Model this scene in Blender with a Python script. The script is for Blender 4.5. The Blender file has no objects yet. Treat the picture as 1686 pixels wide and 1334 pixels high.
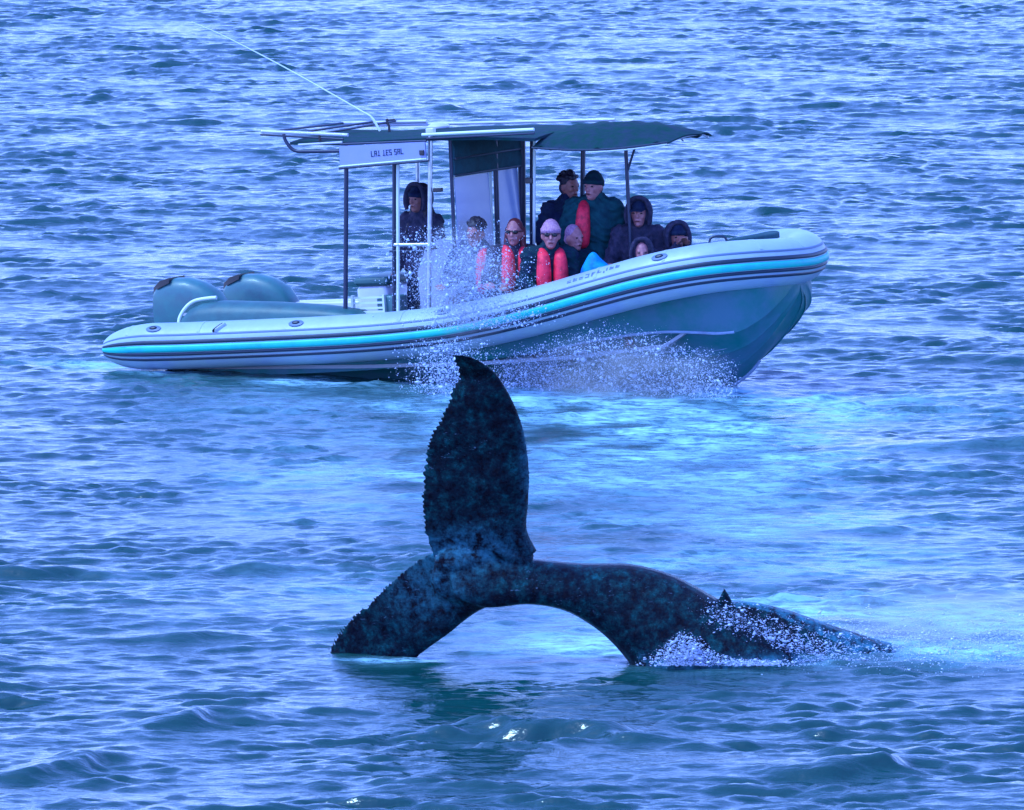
import bpy, math, random
import numpy as np
from mathutils import Vector, Matrix
R = math.radians
rng = np.random.default_rng(7)
random.seed(7)
C = bpy.context.scene
COL = C.collection

# ---------------------------------------------------------------- camera, sky, sun
cam_d = bpy.data.cameras.new('camera')
cam = bpy.data.objects.new('camera', cam_d)
COL.objects.link(cam)
cam.location = (0, 0, 10.5)
cam.rotation_euler = (R(90) - math.atan(1570 / 14500), 0, 0)
cam_d.sensor_width = 36
cam_d.lens = 14500 / 1686 * 36
cam_d.clip_start = 1
cam_d.clip_end = 20000
C.camera = cam

SUN_EL, SUN_AZ = R(60), R(252)           # azimuth from +Y towards +X: high on the left, a little behind the viewer
w = bpy.data.worlds.new('World')
C.world = w
w.use_nodes = True
nt = w.node_tree
nt.nodes.clear()
sky = nt.nodes.new('ShaderNodeTexSky')
sky.sky_type = 'NISHITA'
sky.sun_disc = False
sky.sun_elevation = SUN_EL
sky.sun_rotation = SUN_AZ
sky.air_density = 1.0
sky.dust_density = 0.6
sky.ozone_density = 3.0
tint = nt.nodes.new('ShaderNodeMix')
tint.data_type = 'RGBA'
tint.blend_type = 'MULTIPLY'
tint.inputs[0].default_value = 1
tint.inputs[7].default_value = (0.92, 1.10, 2.2, 1)
bg = nt.nodes.new('ShaderNodeBackground')
bg.inputs['Strength'].default_value = 0.14
wo = nt.nodes.new('ShaderNodeOutputWorld')
nt.links.new(sky.outputs[0], tint.inputs[6])
nt.links.new(tint.outputs[2], bg.inputs[0])
nt.links.new(bg.outputs[0], wo.inputs[0])

sd = bpy.data.lights.new('sun', 'SUN')
sd.energy = 1.5
sd.angle = R(16)
sd.color = (0.50, 0.82, 1.0)
sun = bpy.data.objects.new('sun', sd)
COL.objects.link(sun)
sdir = Vector((math.sin(SUN_AZ) * math.cos(SUN_EL), math.cos(SUN_AZ) * math.cos(SUN_EL), math.sin(SUN_EL)))
sun.rotation_euler = sdir.to_track_quat('Z', 'Y').to_euler()
sun.location = (0, 90, 60)
C.view_settings.view_transform = 'Standard'
C.view_settings.look = 'None'
C.view_settings.exposure = 1.2
C.view_settings.gamma = 1
C.cycles.max_bounces = 6
C.cycles.use_denoising = True


# ---------------------------------------------------------------- materials
def mat(name, col, rough=0.5, metal=0.0, spec=0.5, noise=None, bump=None, col2=None, coat=0.0, alpha=1.0, trans=0.0):
    """Principled with noise-driven colour variation and bump: noise=(scale, lo, hi), bump=(scale, strength, distance)"""
    m = bpy.data.materials.new(name)
    m.use_nodes = True
    n = m.node_tree.nodes
    l = m.node_tree.links
    b = n['Principled BSDF']
    b.inputs['Base Color'].default_value = (*col, 1)
    b.inputs['Roughness'].default_value = rough
    b.inputs['Metallic'].default_value = metal
    b.inputs['Specular IOR Level'].default_value = spec
    b.inputs['Coat Weight'].default_value = coat
    b.inputs['Alpha'].default_value = alpha
    b.inputs['Transmission Weight'].default_value = trans
    tc = n.new('ShaderNodeTexCoord')
    if noise:
        t = n.new('ShaderNodeTexNoise')
        t.inputs['Scale'].default_value = noise[0]
        t.inputs['Detail'].default_value = 6
        t.inputs['Roughness'].default_value = 0.65
        r = n.new('ShaderNodeValToRGB')
        r.color_ramp.elements[0].position = noise[1]
        r.color_ramp.elements[1].position = noise[2]
        r.color_ramp.elements[0].color = (*col, 1)
        r.color_ramp.elements[1].color = (*(col2 or tuple(c * 0.6 for c in col)), 1)
        l.new(tc.outputs['Object'], t.inputs['Vector'])
        l.new(t.outputs['Fac'], r.inputs[0])
        l.new(r.outputs[0], b.inputs['Base Color'])
    if bump:
        t2 = n.new('ShaderNodeTexNoise')
        t2.inputs['Scale'].default_value = bump[0]
        t2.inputs['Detail'].default_value = 5
        bp = n.new('ShaderNodeBump')
        bp.inputs['Strength'].default_value = bump[1]
        bp.inputs['Distance'].default_value = bump[2]
        l.new(tc.outputs['Object'], t2.inputs['Vector'])
        l.new(t2.outputs['Fac'], bp.inputs['Height'])
        l.new(bp.outputs[0], b.inputs['Normal'])
    return m


M = {}
M['tube'] = mat('tube_fabric', (0.30, 0.42, 0.47), 0.42, noise=(2.6, .40, .68), col2=(.25, .34, .50), bump=(9, .25, .02))
M['strake'] = mat('dark_rubber', (0.006, 0.022, 0.05), 0.45, bump=(30, .2, .01))
M['cyan'] = mat('turquoise_rubber', (0.0, 0.52, 0.42), 0.45, noise=(6, .4, .8), col2=(.0, .36, .46))
M['greyline'] = mat('grey_rubber', (0.09, 0.15, 0.26), 0.5)
M['hull'] = mat('hull_gelcoat', (0.0, 0.15, 0.135), 0.5, spec=.2, noise=(1.9, .38, .62), col2=(.05, .15, .21), coat=.3, bump=(5, .1, .02))
M['keel'] = mat('keel_guard', (0.26, 0.36, 0.52), 0.5, noise=(7, .4, .7))
M['deck'] = mat('deck_grp', (0.30, 0.33, 0.40), 0.7, bump=(60, .3, .004))
M['white'] = mat('white_gelcoat', (0.50, 0.53, 0.66), 0.35, coat=.4, noise=(3, .4, .8), col2=(.4, .44, .58))
M['steel'] = mat('brushed_steel', (0.55, 0.6, 0.68), 0.28, metal=.85, noise=(8, .4, .7))
M['darksteel'] = mat('dark_anodised_tube', (0.02, 0.03, 0.07), 0.35, metal=.3)
M['cowl'] = mat('outboard_cowl', (0.03, 0.15, 0.16), 0.45, coat=.1, noise=(4, .4, .8), col2=(.04, .08, .12))
M['black'] = mat('black_plastic', (0.01, 0.008, 0.014), 0.4)
M['canvas'] = mat('dark_canvas', (0.001, 0.045, 0.035), 0.9, spec=.12, noise=(7, .35, .7), col2=(.02, .035, .07), bump=(12, .5, .03))
M['canvas_grey'] = mat('grey_canvas', (0.02, 0.085, 0.11), 0.85, spec=.15, noise=(9, .35, .65), col2=(.02, .06, .08), bump=(14, .5, .02))
M['vinyl'] = mat('seat_vinyl', (0.02, 0.11, 0.12), 0.5, noise=(5, .4, .7), col2=(.015, .075, .09), bump=(18, .3, .01))
M['panel'] = mat('sign_board', (0.30, 0.33, 0.62), 0.4, noise=(3, .3, .8), col2=(.24, .30, .60))
M['ink'] = mat('sign_ink', (0.01, 0.03, 0.07), 0.5)
M['screen'] = mat('clear_vinyl_screen', (0.34, 0.44, 0.72), 0.18, alpha=.8, noise=(1.5, .3, .8), col2=(.28, .36, .68))
M['antenna'] = mat('white_fibreglass', (0.62, 0.72, 0.70), 0.4)
M['skin'] = mat('skin_fair', (0.50, 0.20, 0.21), 0.5, noise=(25, .4, .7), col2=(.34, .11, .12))
M['skin2'] = mat('skin_tanned', (0.34, 0.12, 0.10), 0.5, noise=(25, .4, .7), col2=(.25, .09, .10))
M['hair'] = mat('dark_hair', (0.012, 0.006, 0.02), 0.5, bump=(90, .8, .01))
M['hair_brown'] = mat('auburn_hair', (0.12, 0.012, 0.02), 0.5, bump=(90, .8, .01))
M['navy'] = mat('navy_cloth', (0.008, 0.014, 0.05), 0.9, spec=.15, noise=(14, .4, .65), col2=(.016, .03, .06), bump=(16, .8, .03))
M['dgreen'] = mat('dark_green_cloth', (0.004, 0.035, 0.045), 0.9, spec=.15, noise=(12, .4, .65), col2=(.01, .02, .05), bump=(14, .8, .03))
M['teal'] = mat('teal_cloth', (0.008, 0.075, 0.09), 0.9, spec=.15, noise=(10, .4, .65), col2=(.006, .04, .06), bump=(12, .9, .03))
M['charcoal'] = mat('charcoal_cloth', (0.025, 0.028, 0.055), 0.9, spec=.15, noise=(16, .4, .65), col2=(.06, .05, .09), bump=(16, .8, .03))
M['greycloth'] = mat('grey_blue_cloth', (0.08, 0.10, 0.20), 0.9, spec=.15, noise=(16, .4, .65), col2=(.04, .07, .11), bump=(16, .8, .03))
M['red'] = mat('red_lifejacket', (0.95, 0.02, 0.07), 0.6, noise=(16, .45, .7), col2=(.4, .005, .03), bump=(18, .6, .02))
M['lilac'] = mat('lilac_wool', (0.50, 0.27, 0.40), 0.95, noise=(60, .4, .6), col2=(.3, .13, .25), bump=(70, .8, .01))
M['azure'] = mat('bright_blue_nylon', (0.0, 0.26, 0.50), 0.6, spec=.15, noise=(7, .4, .62), col2=(0, .12, .6), bump=(9, .8, .03))
M['lens'] = mat('dark_lens', (0.003, 0.002, 0.008), 0.08)
M['foam'] = mat('white_water', (0.55, 0.66, 0.90), 0.35, spec=.6)
M['whale_fin'] = None


def whale_material():
    m = bpy.data.materials.new('whale_skin')
    m.use_nodes = True
    n, l = m.node_tree.nodes, m.node_tree.links
    b = n['Principled BSDF']
    tc = n.new('ShaderNodeTexCoord')

    def tex(scale, detail=8, rough=.6, stretch=None, dist=0.0):
        t = n.new('ShaderNodeTexNoise')
        t.inputs['Scale'].default_value = scale
        t.inputs['Detail'].default_value = detail
        t.inputs['Roughness'].default_value = rough
        t.inputs['Distortion'].default_value = dist
        if stretch:
            mp = n.new('ShaderNodeMapping')
            mp.inputs['Scale'].default_value = stretch
            mp.inputs['Rotation'].default_value = (0, R(35), 0)
            l.new(tc.outputs['Object'], mp.inputs[0])
            l.new(mp.outputs[0], t.inputs['Vector'])
        else:
            l.new(tc.outputs['Object'], t.inputs['Vector'])
        return t

    def ramp(src, stops):
        r = n.new('ShaderNodeValToRGB')
        e = r.color_ramp.elements
        while len(e) < len(stops):
            e.new(0.5)
        for k, (p, c) in enumerate(stops):
            e[k].position = p
            e[k].color = (*c, 1)
        l.new(src, r.inputs[0])
        return r

    def mix(f, a, bb):
        x = n.new('ShaderNodeMix')
        x.data_type = 'RGBA'
        l.new(f, x.inputs[0])
        l.new(a, x.inputs[6])
        if isinstance(bb, tuple):
            x.inputs[7].default_value = (*bb, 1)
        else:
            l.new(bb, x.inputs[7])
        return x
    base = ramp(tex(9.0, 10, .78).outputs['Fac'], [(.40, (.000, .000, .006)), (.50, (.000, .010, .020)), (.575, (.000, .036, .044)), (.72, (.004, .12, .15))])
    scr = ramp(tex(16, 4, .5, (1, 1, 4.5), 1.2).outputs['Fac'], [(.66, (0, 0, 0)), (.74, (1, 1, 1))])
    msk = ramp(tex(2.3, 3, .5).outputs['Fac'], [(.5, (0, 0, 0)), (.62, (1, 1, 1))])
    mul = n.new('ShaderNodeMath')
    mul.operation = 'MULTIPLY'
    l.new(scr.outputs[0], mul.inputs[0])
    l.new(msk.outputs[0], mul.inputs[1])
    mm = mix(mul.outputs[0], base.outputs[0], (.13, .24, .36))
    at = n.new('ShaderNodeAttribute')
    at.attribute_name = 'wet_sheen'
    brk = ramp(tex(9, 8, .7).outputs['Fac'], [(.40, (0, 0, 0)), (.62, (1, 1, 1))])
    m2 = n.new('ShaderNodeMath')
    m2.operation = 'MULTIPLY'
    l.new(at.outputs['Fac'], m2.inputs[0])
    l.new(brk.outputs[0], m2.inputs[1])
    m3 = mix(m2.outputs[0], mm.outputs[2], (.04, .20, .30))  # sheen of the wet skin painted into the base colour as paler blue
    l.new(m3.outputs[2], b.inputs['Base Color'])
    b.inputs['Roughness'].default_value = 0.22
    b.inputs['Specular IOR Level'].default_value = 0.3
    b.inputs['IOR'].default_value = 1.24
    bp = n.new('ShaderNodeBump')
    bp.inputs['Strength'].default_value = .8
    bp.inputs['Distance'].default_value = .035
    l.new(tex(14, 8, .75).outputs['Fac'], bp.inputs['Height'])
    l.new(bp.outputs[0], b.inputs['Normal'])
    return m


def water_material():
    m = bpy.data.materials.new('sea_water')
    m.use_nodes = True
    n, l = m.node_tree.nodes, m.node_tree.links
    b = n['Principled BSDF']
    b.inputs['Base Color'].default_value = (0.0, 0.046, 0.040, 1)
    b.inputs['Roughness'].default_value = 0.12
    b.inputs['IOR'].default_value = 1.5
    b.inputs['Specular IOR Level'].default_value = 0.55
    geo = n.new('ShaderNodeNewGeometry')
    mp = n.new('ShaderNodeMapping')
    mp.inputs['Scale'].default_value = (.6, 1.35, 1.0)
    mp.inputs['Rotation'].default_value = (0, 0, R(12))
    l.new(geo.outputs['Position'], mp.inputs[0])
    t = n.new('ShaderNodeTexNoise')
    t.inputs['Scale'].default_value = 9.0
    t.inputs['Detail'].default_value = 4
    t.inputs['Roughness'].default_value = .55
    l.new(mp.outputs[0], t.inputs['Vector'])
    bp = n.new('ShaderNodeBump')
    bp.inputs['Strength'].default_value = 0.35
    bp.inputs['Distance'].default_value = 0.05
    l.new(t.outputs['Fac'], bp.inputs['Height'])
    l.new(bp.outputs[0], b.inputs['Normal'])
    # aerated water and foam
    at = n.new('ShaderNodeAttribute')
    at.attribute_name = 'foam'
    t2 = n.new('ShaderNodeTexNoise')
    t2.inputs['Scale'].default_value = 5.0
    t2.inputs['Detail'].default_value = 9
    t2.inputs['Roughness'].default_value = .72
    l.new(mp.outputs[0], t2.inputs['Vector'])
    mr = n.new('ShaderNodeMapRange')
    mr.inputs['From Min'].default_value = .43
    mr.inputs['From Max'].default_value = .57
    l.new(t2.outputs['Fac'], mr.inputs['Value'])
    ad = n.new('ShaderNodeMath')
    ad.operation = 'MULTIPLY_ADD'
    ad.inputs[1].default_value = .75
    ad.inputs[2].default_value = .25
    l.new(mr.outputs[0], ad.inputs[0])
    mu = n.new('ShaderNodeMath')
    mu.operation = 'MULTIPLY'
    mu.use_clamp = True
    l.new(ad.outputs[0], mu.inputs[0])
    l.new(at.outputs['Fac'], mu.inputs[1])
    mx = n.new('ShaderNodeMix')
    mx.data_type = 'RGBA'
    mx.inputs[6].default_value = (0.0, 0.046, 0.040, 1)
    mx.inputs[7].default_value = (0.34, 0.66, 0.84, 1)
    l.new(mu.outputs[0], mx.inputs[0])
    l.new(mx.outputs[2], b.inputs['Base Color'])
    ro = n.new('ShaderNodeMapRange')
    ro.inputs['To Min'].default_value = .13
    ro.inputs['To Max'].default_value = .5
    l.new(mu.outputs[0], ro.inputs['Value'])
    l.new(ro.outputs[0], b.inputs['Roughness'])
    return m


M['whale'] = whale_material()
M['water'] = water_material()


# ---------------------------------------------------------------- helpers
class MB:
    def __init__(s):
        s.v = []
        s.f = []

    def add(s, vs, fs):
        o = len(s.v)
        s.v += [tuple(p) for p in vs]
        s.f += [tuple(i + o for i in f) for f in fs]
        return s

    def box(s, x0, x1, y0, y1, z0, z1, bev=0.0):
        if bev <= 0:
            v = [(x, y, z) for x in (x0, x1) for y in (y0, y1) for z in (z0, z1)]
            return s.add(v, [(0, 1, 3, 2), (4, 6, 7, 5), (0, 4, 5, 1), (2, 3, 7, 6), (0, 2, 6, 4), (1, 5, 7, 3)])
        # rounded in plan and chamfered top/bottom
        def ring(ins, z):
            r = bev - ins * .0
            pts = []
            for cx, cy, a0 in ((x1 - bev, y1 - bev, 0), (x0 + bev, y1 - bev, 90), (x0 + bev, y0 + bev, 180), (x1 - bev, y0 + bev, 270)):
                for k in range(4):
                    a = R(a0 + 30 * k)
                    pts.append((cx + (r - ins) * math.cos(a), cy + (r - ins) * math.sin(a), z))
            return pts
        rings = [ring(bev * .7, z0), ring(0, z0 + bev * .7), ring(0, z1 - bev * .7), ring(bev * .3, z1 - bev * .2), ring(bev * .7, z1)]
        return s.loft(rings)

    def loft(s, rings, cap=True, closed=True):
        o = len(s.v)
        n = len(rings[0])
        for r in rings:
            s.v += [tuple(p) for p in r]
        for i in range(len(rings) - 1):
            for j in range(n if closed else n - 1):
                a, b_ = o + i * n + j, o + i * n + (j + 1) % n
                s.f.append((a, b_, b_ + n, a + n))
        if cap:
            s.f.append(tuple(o + j for j in reversed(range(n))))
            s.f.append(tuple(o + (len(rings) - 1) * n + j for j in range(n)))
        return s

    def tube(s, pts, r, n=10):
        pts = [Vector(p) for p in pts]
        rr = r if isinstance(r, (list, tuple)) else [r] * len(pts)
        rings = []
        prev = None
        for i, p in enumerate(pts):
            a = pts[max(i - 1, 0)]
            b_ = pts[min(i + 1, len(pts) - 1)]
            t = (b_ - a).normalized()
            if prev is None:
                u = t.cross(Vector((0, 0, 1)) if abs(t.z) < .9 else Vector((1, 0, 0))).normalized()
            else:
                u = (prev - t * prev.dot(t)).normalized()
            prev = u
            w_ = t.cross(u)
            rings.append([p + (u * math.cos(2 * math.pi * k / n) + w_ * math.sin(2 * math.pi * k / n)) * rr[i] for k in range(n)])
        return s.loft(rings)

    def ellipsoid(s, c, r, nu=14, nv=9, rot=None):
        rings = []
        for i in range(1, nv):
            a = math.pi * i / nv
            ring = []
            for k in range(nu):
                b_ = 2 * math.pi * k / nu
                p = Vector((r[0] * math.sin(a) * math.cos(b_), r[1] * math.sin(a) * math.sin(b_), -r[2] * math.cos(a)))
                if rot:
                    p = rot @ p
                ring.append(p + Vector(c))
            rings.append(ring)
        o = len(s.v)
        s.loft(rings, cap=False)
        top, bot = Vector((0, 0, r[2])), Vector((0, 0, -r[2]))
        if rot:
            top, bot = rot @ top, rot @ bot
        s.v += [tuple(bot + Vector(c)), tuple(top + Vector(c))]
        nb = len(s.v) - 2
        m = o + (nv - 2) * nu
        for k in range(nu):
            s.f.append((nb, o + (k + 1) % nu, o + k))
            s.f.append((nb + 1, m + k, m + (k + 1) % nu))
        return s

    def build(s, name, m, parent=None, smooth=40, loc=None):
        me = bpy.data.meshes.new(name)
        me.from_pydata(s.v, [], s.f)
        me.validate()
        me.materials.append(m)
        if smooth:
            me.shade_smooth()
            if smooth < 180:
                me.set_sharp_from_angle(angle=R(smooth))
        o = bpy.data.objects.new(name, me)
        COL.objects.link(o)
        if parent:
            o.parent = parent
        if loc:
            o.location = loc
        return o


def remesh(o, voxel, smooth_it=2, smooth_f=.5):
    md = o.modifiers.new('r', 'REMESH')
    md.mode = 'VOXEL'
    md.voxel_size = voxel
    md.use_smooth_shade = True
    if smooth_it:
        sm = o.modifiers.new('s', 'SMOOTH')
        sm.iterations = smooth_it
        sm.factor = smooth_f
    dg = bpy.context.evaluated_depsgraph_get()
    ev = o.evaluated_get(dg)
    me = bpy.data.meshes.new_from_object(ev)
    mt = o.data.materials[0]
    o.modifiers.clear()
    old = o.data
    o.data = me
    me.name = o.name
    if not me.materials:
        me.materials.append(mt)
    bpy.data.meshes.remove(old)
    return o


def crumple(o, amp, seed):
    """cloth folds: ridged waves pushed along the normals"""
    me = o.data
    n_ = len(me.vertices)
    co = np.empty(n_ * 3, np.float32)
    no = np.empty(n_ * 3, np.float32)
    me.vertices.foreach_get('co', co)
    me.vertices.foreach_get('normal', no)
    co, no = co.reshape(-1, 3), no.reshape(-1, 3)
    x, y, z = co.T
    a = np.sin(z * 38 + 3.5 * np.sin(x * 15 + seed) + 3.0 * np.sin(y * 13 + seed * 2))
    b = np.sin(y * 31 + z * 17 + 2.5 * np.sin(z * 11 - seed))
    d = (1 - 2 * np.abs(a)) * .6 + (1 - 2 * np.abs(b)) * .4
    me.vertices.foreach_set('co', (co + no * (amp * d)[:, None]).ravel().astype(np.float32))
    me.update()
    return o


def bez(pts, n=6, closed=False):
    """Catmull-Rom through points"""
    P = [Vector(p) for p in pts]
    out = []
    for i in range(len(P) - 1):
        p0 = P[max(i - 1, 0)]
        p1, p2 = P[i], P[i + 1]
        p3 = P[min(i + 2, len(P) - 1)]
        for k in range(n):
            t = k / n
            out.append(.5 * ((2 * p1) + (p2 - p0) * t + (2 * p0 - 5 * p1 + 4 * p2 - p3) * t * t + (3 * p1 - p0 - 3 * p2 + p3) * t ** 3))
    out.append(P[-1])
    return out


def empty(name, loc=(0, 0, 0), rot=(0, 0, 0), size=.3):
    o = bpy.data.objects.new(name, None)
    o.empty_display_size = size
    COL.objects.link(o)
    o.location = loc
    o.rotation_euler = rot
    return o


def tag(o, label, cat=None, group=None, kind=None):
    if label:
        o['label'] = label
    if cat:
        o['category'] = cat
    if group:
        o['group'] = group
    if kind:
        o['kind'] = kind
    return o


# ---------------------------------------------------------------- the sea
BOAT_O = Vector((-3.50, 101.6, 0.0))
BOAT_M = Matrix.Translation(BOAT_O) @ Matrix.Rotation(R(-26), 4, 'Z') @ Matrix.Rotation(R(-4), 4, 'Y')


def sea():
    Lx, Ly, Nx, Ny = 32.0, 128.0, 640, 4096
    kx = 2 * np.pi * np.fft.fftfreq(Nx, Lx / Nx)
    ky = 2 * np.pi * np.fft.fftfreq(Ny, Ly / Ny)
    KX, KY = np.meshgrid(kx, ky)
    K = np.hypot(KX, KY)
    K[0, 0] = 1
    g = np.random.default_rng(31)

    def field(lam_p, lam_min, p, ang, spread, target):
        kp = 2 * np.pi / lam_p
        S = K ** (-p) * np.exp(-(kp / K) ** 2) * np.exp(-(K * lam_min / (2 * np.pi)) ** 2)
        th = np.arctan2(KY, KX) - ang
        D = np.abs(np.cos(th)) ** spread + .04
        A = np.sqrt(S * D)
        A[0, 0] = 0
        ph = g.normal(size=K.shape) + 1j * g.normal(size=K.shape)
        H = A * ph
        hz = np.fft.ifft2(H).real
        sc = target / hz.std()
        dx = np.fft.ifft2(1j * KX / K * H).real * sc
        dy = np.fft.ifft2(1j * KY / K * H).real * sc
        return hz * sc, dx, dy
    a = field(5.5, .6, 4.4, R(97), 4, .019)
    b_ = field(.75, .11, 3.8, R(93), 11, .0090)
    d_ = field(.65, .11, 3.8, R(136), 9, .0048)
    c = field(.28, .07, 3.3, R(84), 6, .0047)

    def peak(f, k):
        """narrow peaked crests over broad flat troughs"""
        h = f[0]
        sd_ = h.std()
        e = np.exp(k * np.clip(h / sd_, -4, 2.6))
        e -= e.mean()
        return [e * (sd_ / e.std()) , f[1], f[2]]
    b_, d_ = peak(b_, .42), peak(d_, .42)
    # gusts: short ripples come and go in patches
    gk = np.exp(-(K * 1.9 / (2 * np.pi)) ** 2)
    gust = np.fft.ifft2(gk * (g.normal(size=K.shape) + 1j * g.normal(size=K.shape))).real
    gust = np.clip(np.exp(.42 * gust / gust.std()), .4, 1.8)
    fb = [q * gust + p_ * np.roll(gust, 700, 0) for q, p_ in zip(b_, d_)]
    fc = [q * gust for q in c]
    # foam break-up noise
    fk = np.exp(-(K * .8 / (2 * np.pi)) ** 2) / (K + 1.5)
    fn = np.fft.ifft2(fk * (g.normal(size=K.shape) + 1j * g.normal(size=K.shape))).real
    fn /= fn.std()

    def axis(lo, hi, step, far, growth=1.25):
        core = np.arange(lo, hi + step / 2, step)
        up, s_, x = [], step, hi
        while x < far[1]:
            s_ *= growth
            x += s_
            up.append(x)
        dn, s_, x = [], step, lo
        while x > far[0]:
            s_ *= growth
            x -= s_
            dn.append(x)
        return np.concatenate([dn[::-1], core, up])
    xs = axis(-12.5, 12.5, .055, (-9000, 9000))
    # rows along the view: spacing grows with distance
    ys = [64.0]
    while ys[-1] < 178:
        ys.append(ys[-1] + .038 * (ys[-1] / 72.0) ** 1.1)
    s_, x = .12, ys[-1]
    while x < 14000:
        s_ *= 1.22
        x += s_
        ys.append(x)
    dn, s_, x = [], .05, 64.0
    while x > -3000:
        s_ *= 1.22
        x -= s_
        dn.append(x)
    ys = np.array(dn[::-1] + ys)
    X, Y = np.meshgrid(xs, ys)

    def samp(F):
        u = (X / Lx * Nx) % Nx
        v = (Y / Ly * Ny) % Ny
        i, j = np.floor(u).astype(int), np.floor(v).astype(int)
        fu, fv = u - i, v - j
        i %= Nx
        j %= Ny
        i1, j1 = (i + 1) % Nx, (j + 1) % Ny
        return (F[j, i] * (1 - fu) + F[j, i1] * fu) * (1 - fv) + (F[j1, i] * (1 - fu) + F[j1, i1] * fu) * fv
    far = np.clip(1 - (np.abs(X) - 14) / 30, 0, 1) * np.clip(1 - (Y - 185) / 60, 0, 1) * np.clip((Y - 20) / 30, 0, 1)

    def blob(cx, cy, sx, sy, rot=0.0):
        c_, s2 = math.cos(rot), math.sin(rot)
        dx_, dy_ = X - cx, Y - cy
        return np.exp(-((dx_ * c_ + dy_ * s2) / sx) ** 2 - ((-dx_ * s2 + dy_ * c_) / sy) ** 2)
    calm = 1 - .45 * blob(.3, 76.8, 2.6, 2.2) - .3 * blob(0, 101.5, 5.0, 1.6) - .42 * blob(-1.5, 90, 1.1, 3.0) - .35 * blob(1.8, 94.5, 2.2, 3.0) - .25 * blob(2.2, 86, 2.0, 3)
    calm = np.clip(calm, .18, 1) + .55 * blob(.2, 71.5, 1.9, .8)
    amp = far * calm
    Z = (samp(a[0]) + samp(fb[0]) + samp(fc[0])) * amp
    HB = samp(fb[0]) * amp
    DX = (samp(a[1]) + samp(fb[1]) + samp(fc[1])) * amp
    DY = (samp(a[2]) + samp(fb[2]) + samp(fc[2])) * amp
    n1 = samp(fn)
    # single steeper crests, faces towards the camera
    for cx, cy, L, wd, h, rot in ((.20, 71.8, .95, .27, .135, .08), (1.1, 71.35, .65, .20, .065, -.35), (-.75, 71.5, .75, .18, .06, .5), (.45, 71.25, .5, .14, .04, .2), (-.1, 71.1, .5, .12, .035, -.1), (-4.6, 82.2, .8, .26, .13, .06), (-2.6, 72.3, .6, .2, .09, .6),
                                  (5.2, 92.5, 1.1, .32, .11, 0), (5.6, 91.6, .8, .26, .08, .2), (-2.9, 77.6, .7, .2, .07, .0), (-3.4, 110, 1.2, .5, .09, .1), (-3.0, 107.6, 1.3, .4, .10, -.2), (5.6, 101.5, .9, .35, .10, -.1),
                                  (2.8, 69.6, .8, .22, .10, .4), (-2.4, 82.4, .7, .22, .08, .15), (3.6, 112, 1.0, .5, .09, .0), (-3.6, 69.9, .7, .2, .10, .8)):
        c_, s2 = math.cos(rot), math.sin(rot)
        u = (X - cx) * c_ + (Y - cy) * s2
        v = -(X - cx) * s2 + (Y - cy) * c_ + .10 * np.sin(u * 3.7 + cx) + .05 * np.sin(u * 9.1 + cy) + .025 * n1
        prof = np.where(v < 0, np.exp(-(v / (wd * .62)) ** 2), np.exp(-(v / (wd * 1.5)) ** 2))
        Z += h * np.clip(1 + .15 * n1, .6, 1.3) * prof * np.exp(-(u / L) ** 2)
    # water heaped up round the moving hull and the whale's back
    inv = BOAT_M.inverted()
    near = (np.abs(X) < 12) & (np.abs(Y - 100) < 12)
    lx = inv[0][0] * X + inv[0][1] * Y + inv[0][3]
    ly = inv[1][0] * X + inv[1][1] * Y + inv[1][3]
    Z += near * (.07 * np.exp(-((lx - 6.2) / 1.0) ** 2 - ((ly + .3) / .8) ** 2) - .03 * np.exp(-((lx - 2) / 2.2) ** 2 - (ly / 1.0) ** 2))
    Z += .05 * blob(2.6, 76.6, .9, .5)
    foam = np.zeros_like(X)
    for bl, s2, o2 in ((blob(1.2, 96.8, 3.2, 2.2), 1.2, .3), (blob(-1.6, 90.0, 1.3, 2.6), .75, .1), (blob(1.6, 92.5, 2.4, 3.6), 1.0, .2), (blob(.75, 77.2, .75, .6), 1.6, .35),
                       (blob(3.4, 78.6, 2.1, 1.8), 1.5, .25), (blob(4.3, 76.9, 1.6, .6), 1.5, .3), (blob(2.4, 85, 2.0, 3.0), .6, 0), (blob(2.2, 76.0, 1.0, .28), 1.2, .2),
                       (blob(-4.6, 101.0, 1.3, .8), 1.0, .1), (blob(-2.2, 99.4, 2.2, .5), .8, .0), (blob(-1.15, 76.45, .55, .16), 1.2, .1), (blob(3.0, 98.0, .8, .5), 1.2, .3), (blob(-.2, 81, 2.6, 2.6), .5, 0)):
        foam += bl * np.clip(s2 * (.55 + .35 * n1) + o2, 0, 1.3)
    # a little white where crests are sharpest
    foam = np.clip(foam, 0, 1.0)
    V = np.stack([X - .8 * DX, Y - .8 * DY - .8 * HB, Z], -1).reshape(-1, 3).astype(np.float32)
    ny, nx = X.shape
    idx = np.arange(ny * nx).reshape(ny, nx)
    q = np.stack([idx[:-1, :-1], idx[:-1, 1:], idx[1:, 1:], idx[1:, :-1]], -1).reshape(-1, 4)
    me = bpy.data.meshes.new('sea')
    me.vertices.add(len(V))
    me.vertices.foreach_set('co', V.ravel())
    me.loops.add(q.size)
    me.loops.foreach_set('vertex_index', q.ravel().astype(np.int32))
    me.polygons.add(len(q))
    me.polygons.foreach_set('loop_start', (np.arange(len(q)) * 4).astype(np.int32))
    me.update(calc_edges=True)
    me.shade_smooth()
    at = me.attributes.new('foam', 'FLOAT', 'POINT')
    at.data.foreach_set('value', foam.ravel().astype(np.float32))
    me.materials.append(M['water'])
    o = bpy.data.objects.new('sea', me)
    COL.objects.link(o)
    tag(o, 'choppy blue sea with teal wave faces and milky patches around boat and whale', kind='structure')
    print('sea', ny, nx, len(q))
    return o


sea()

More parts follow.
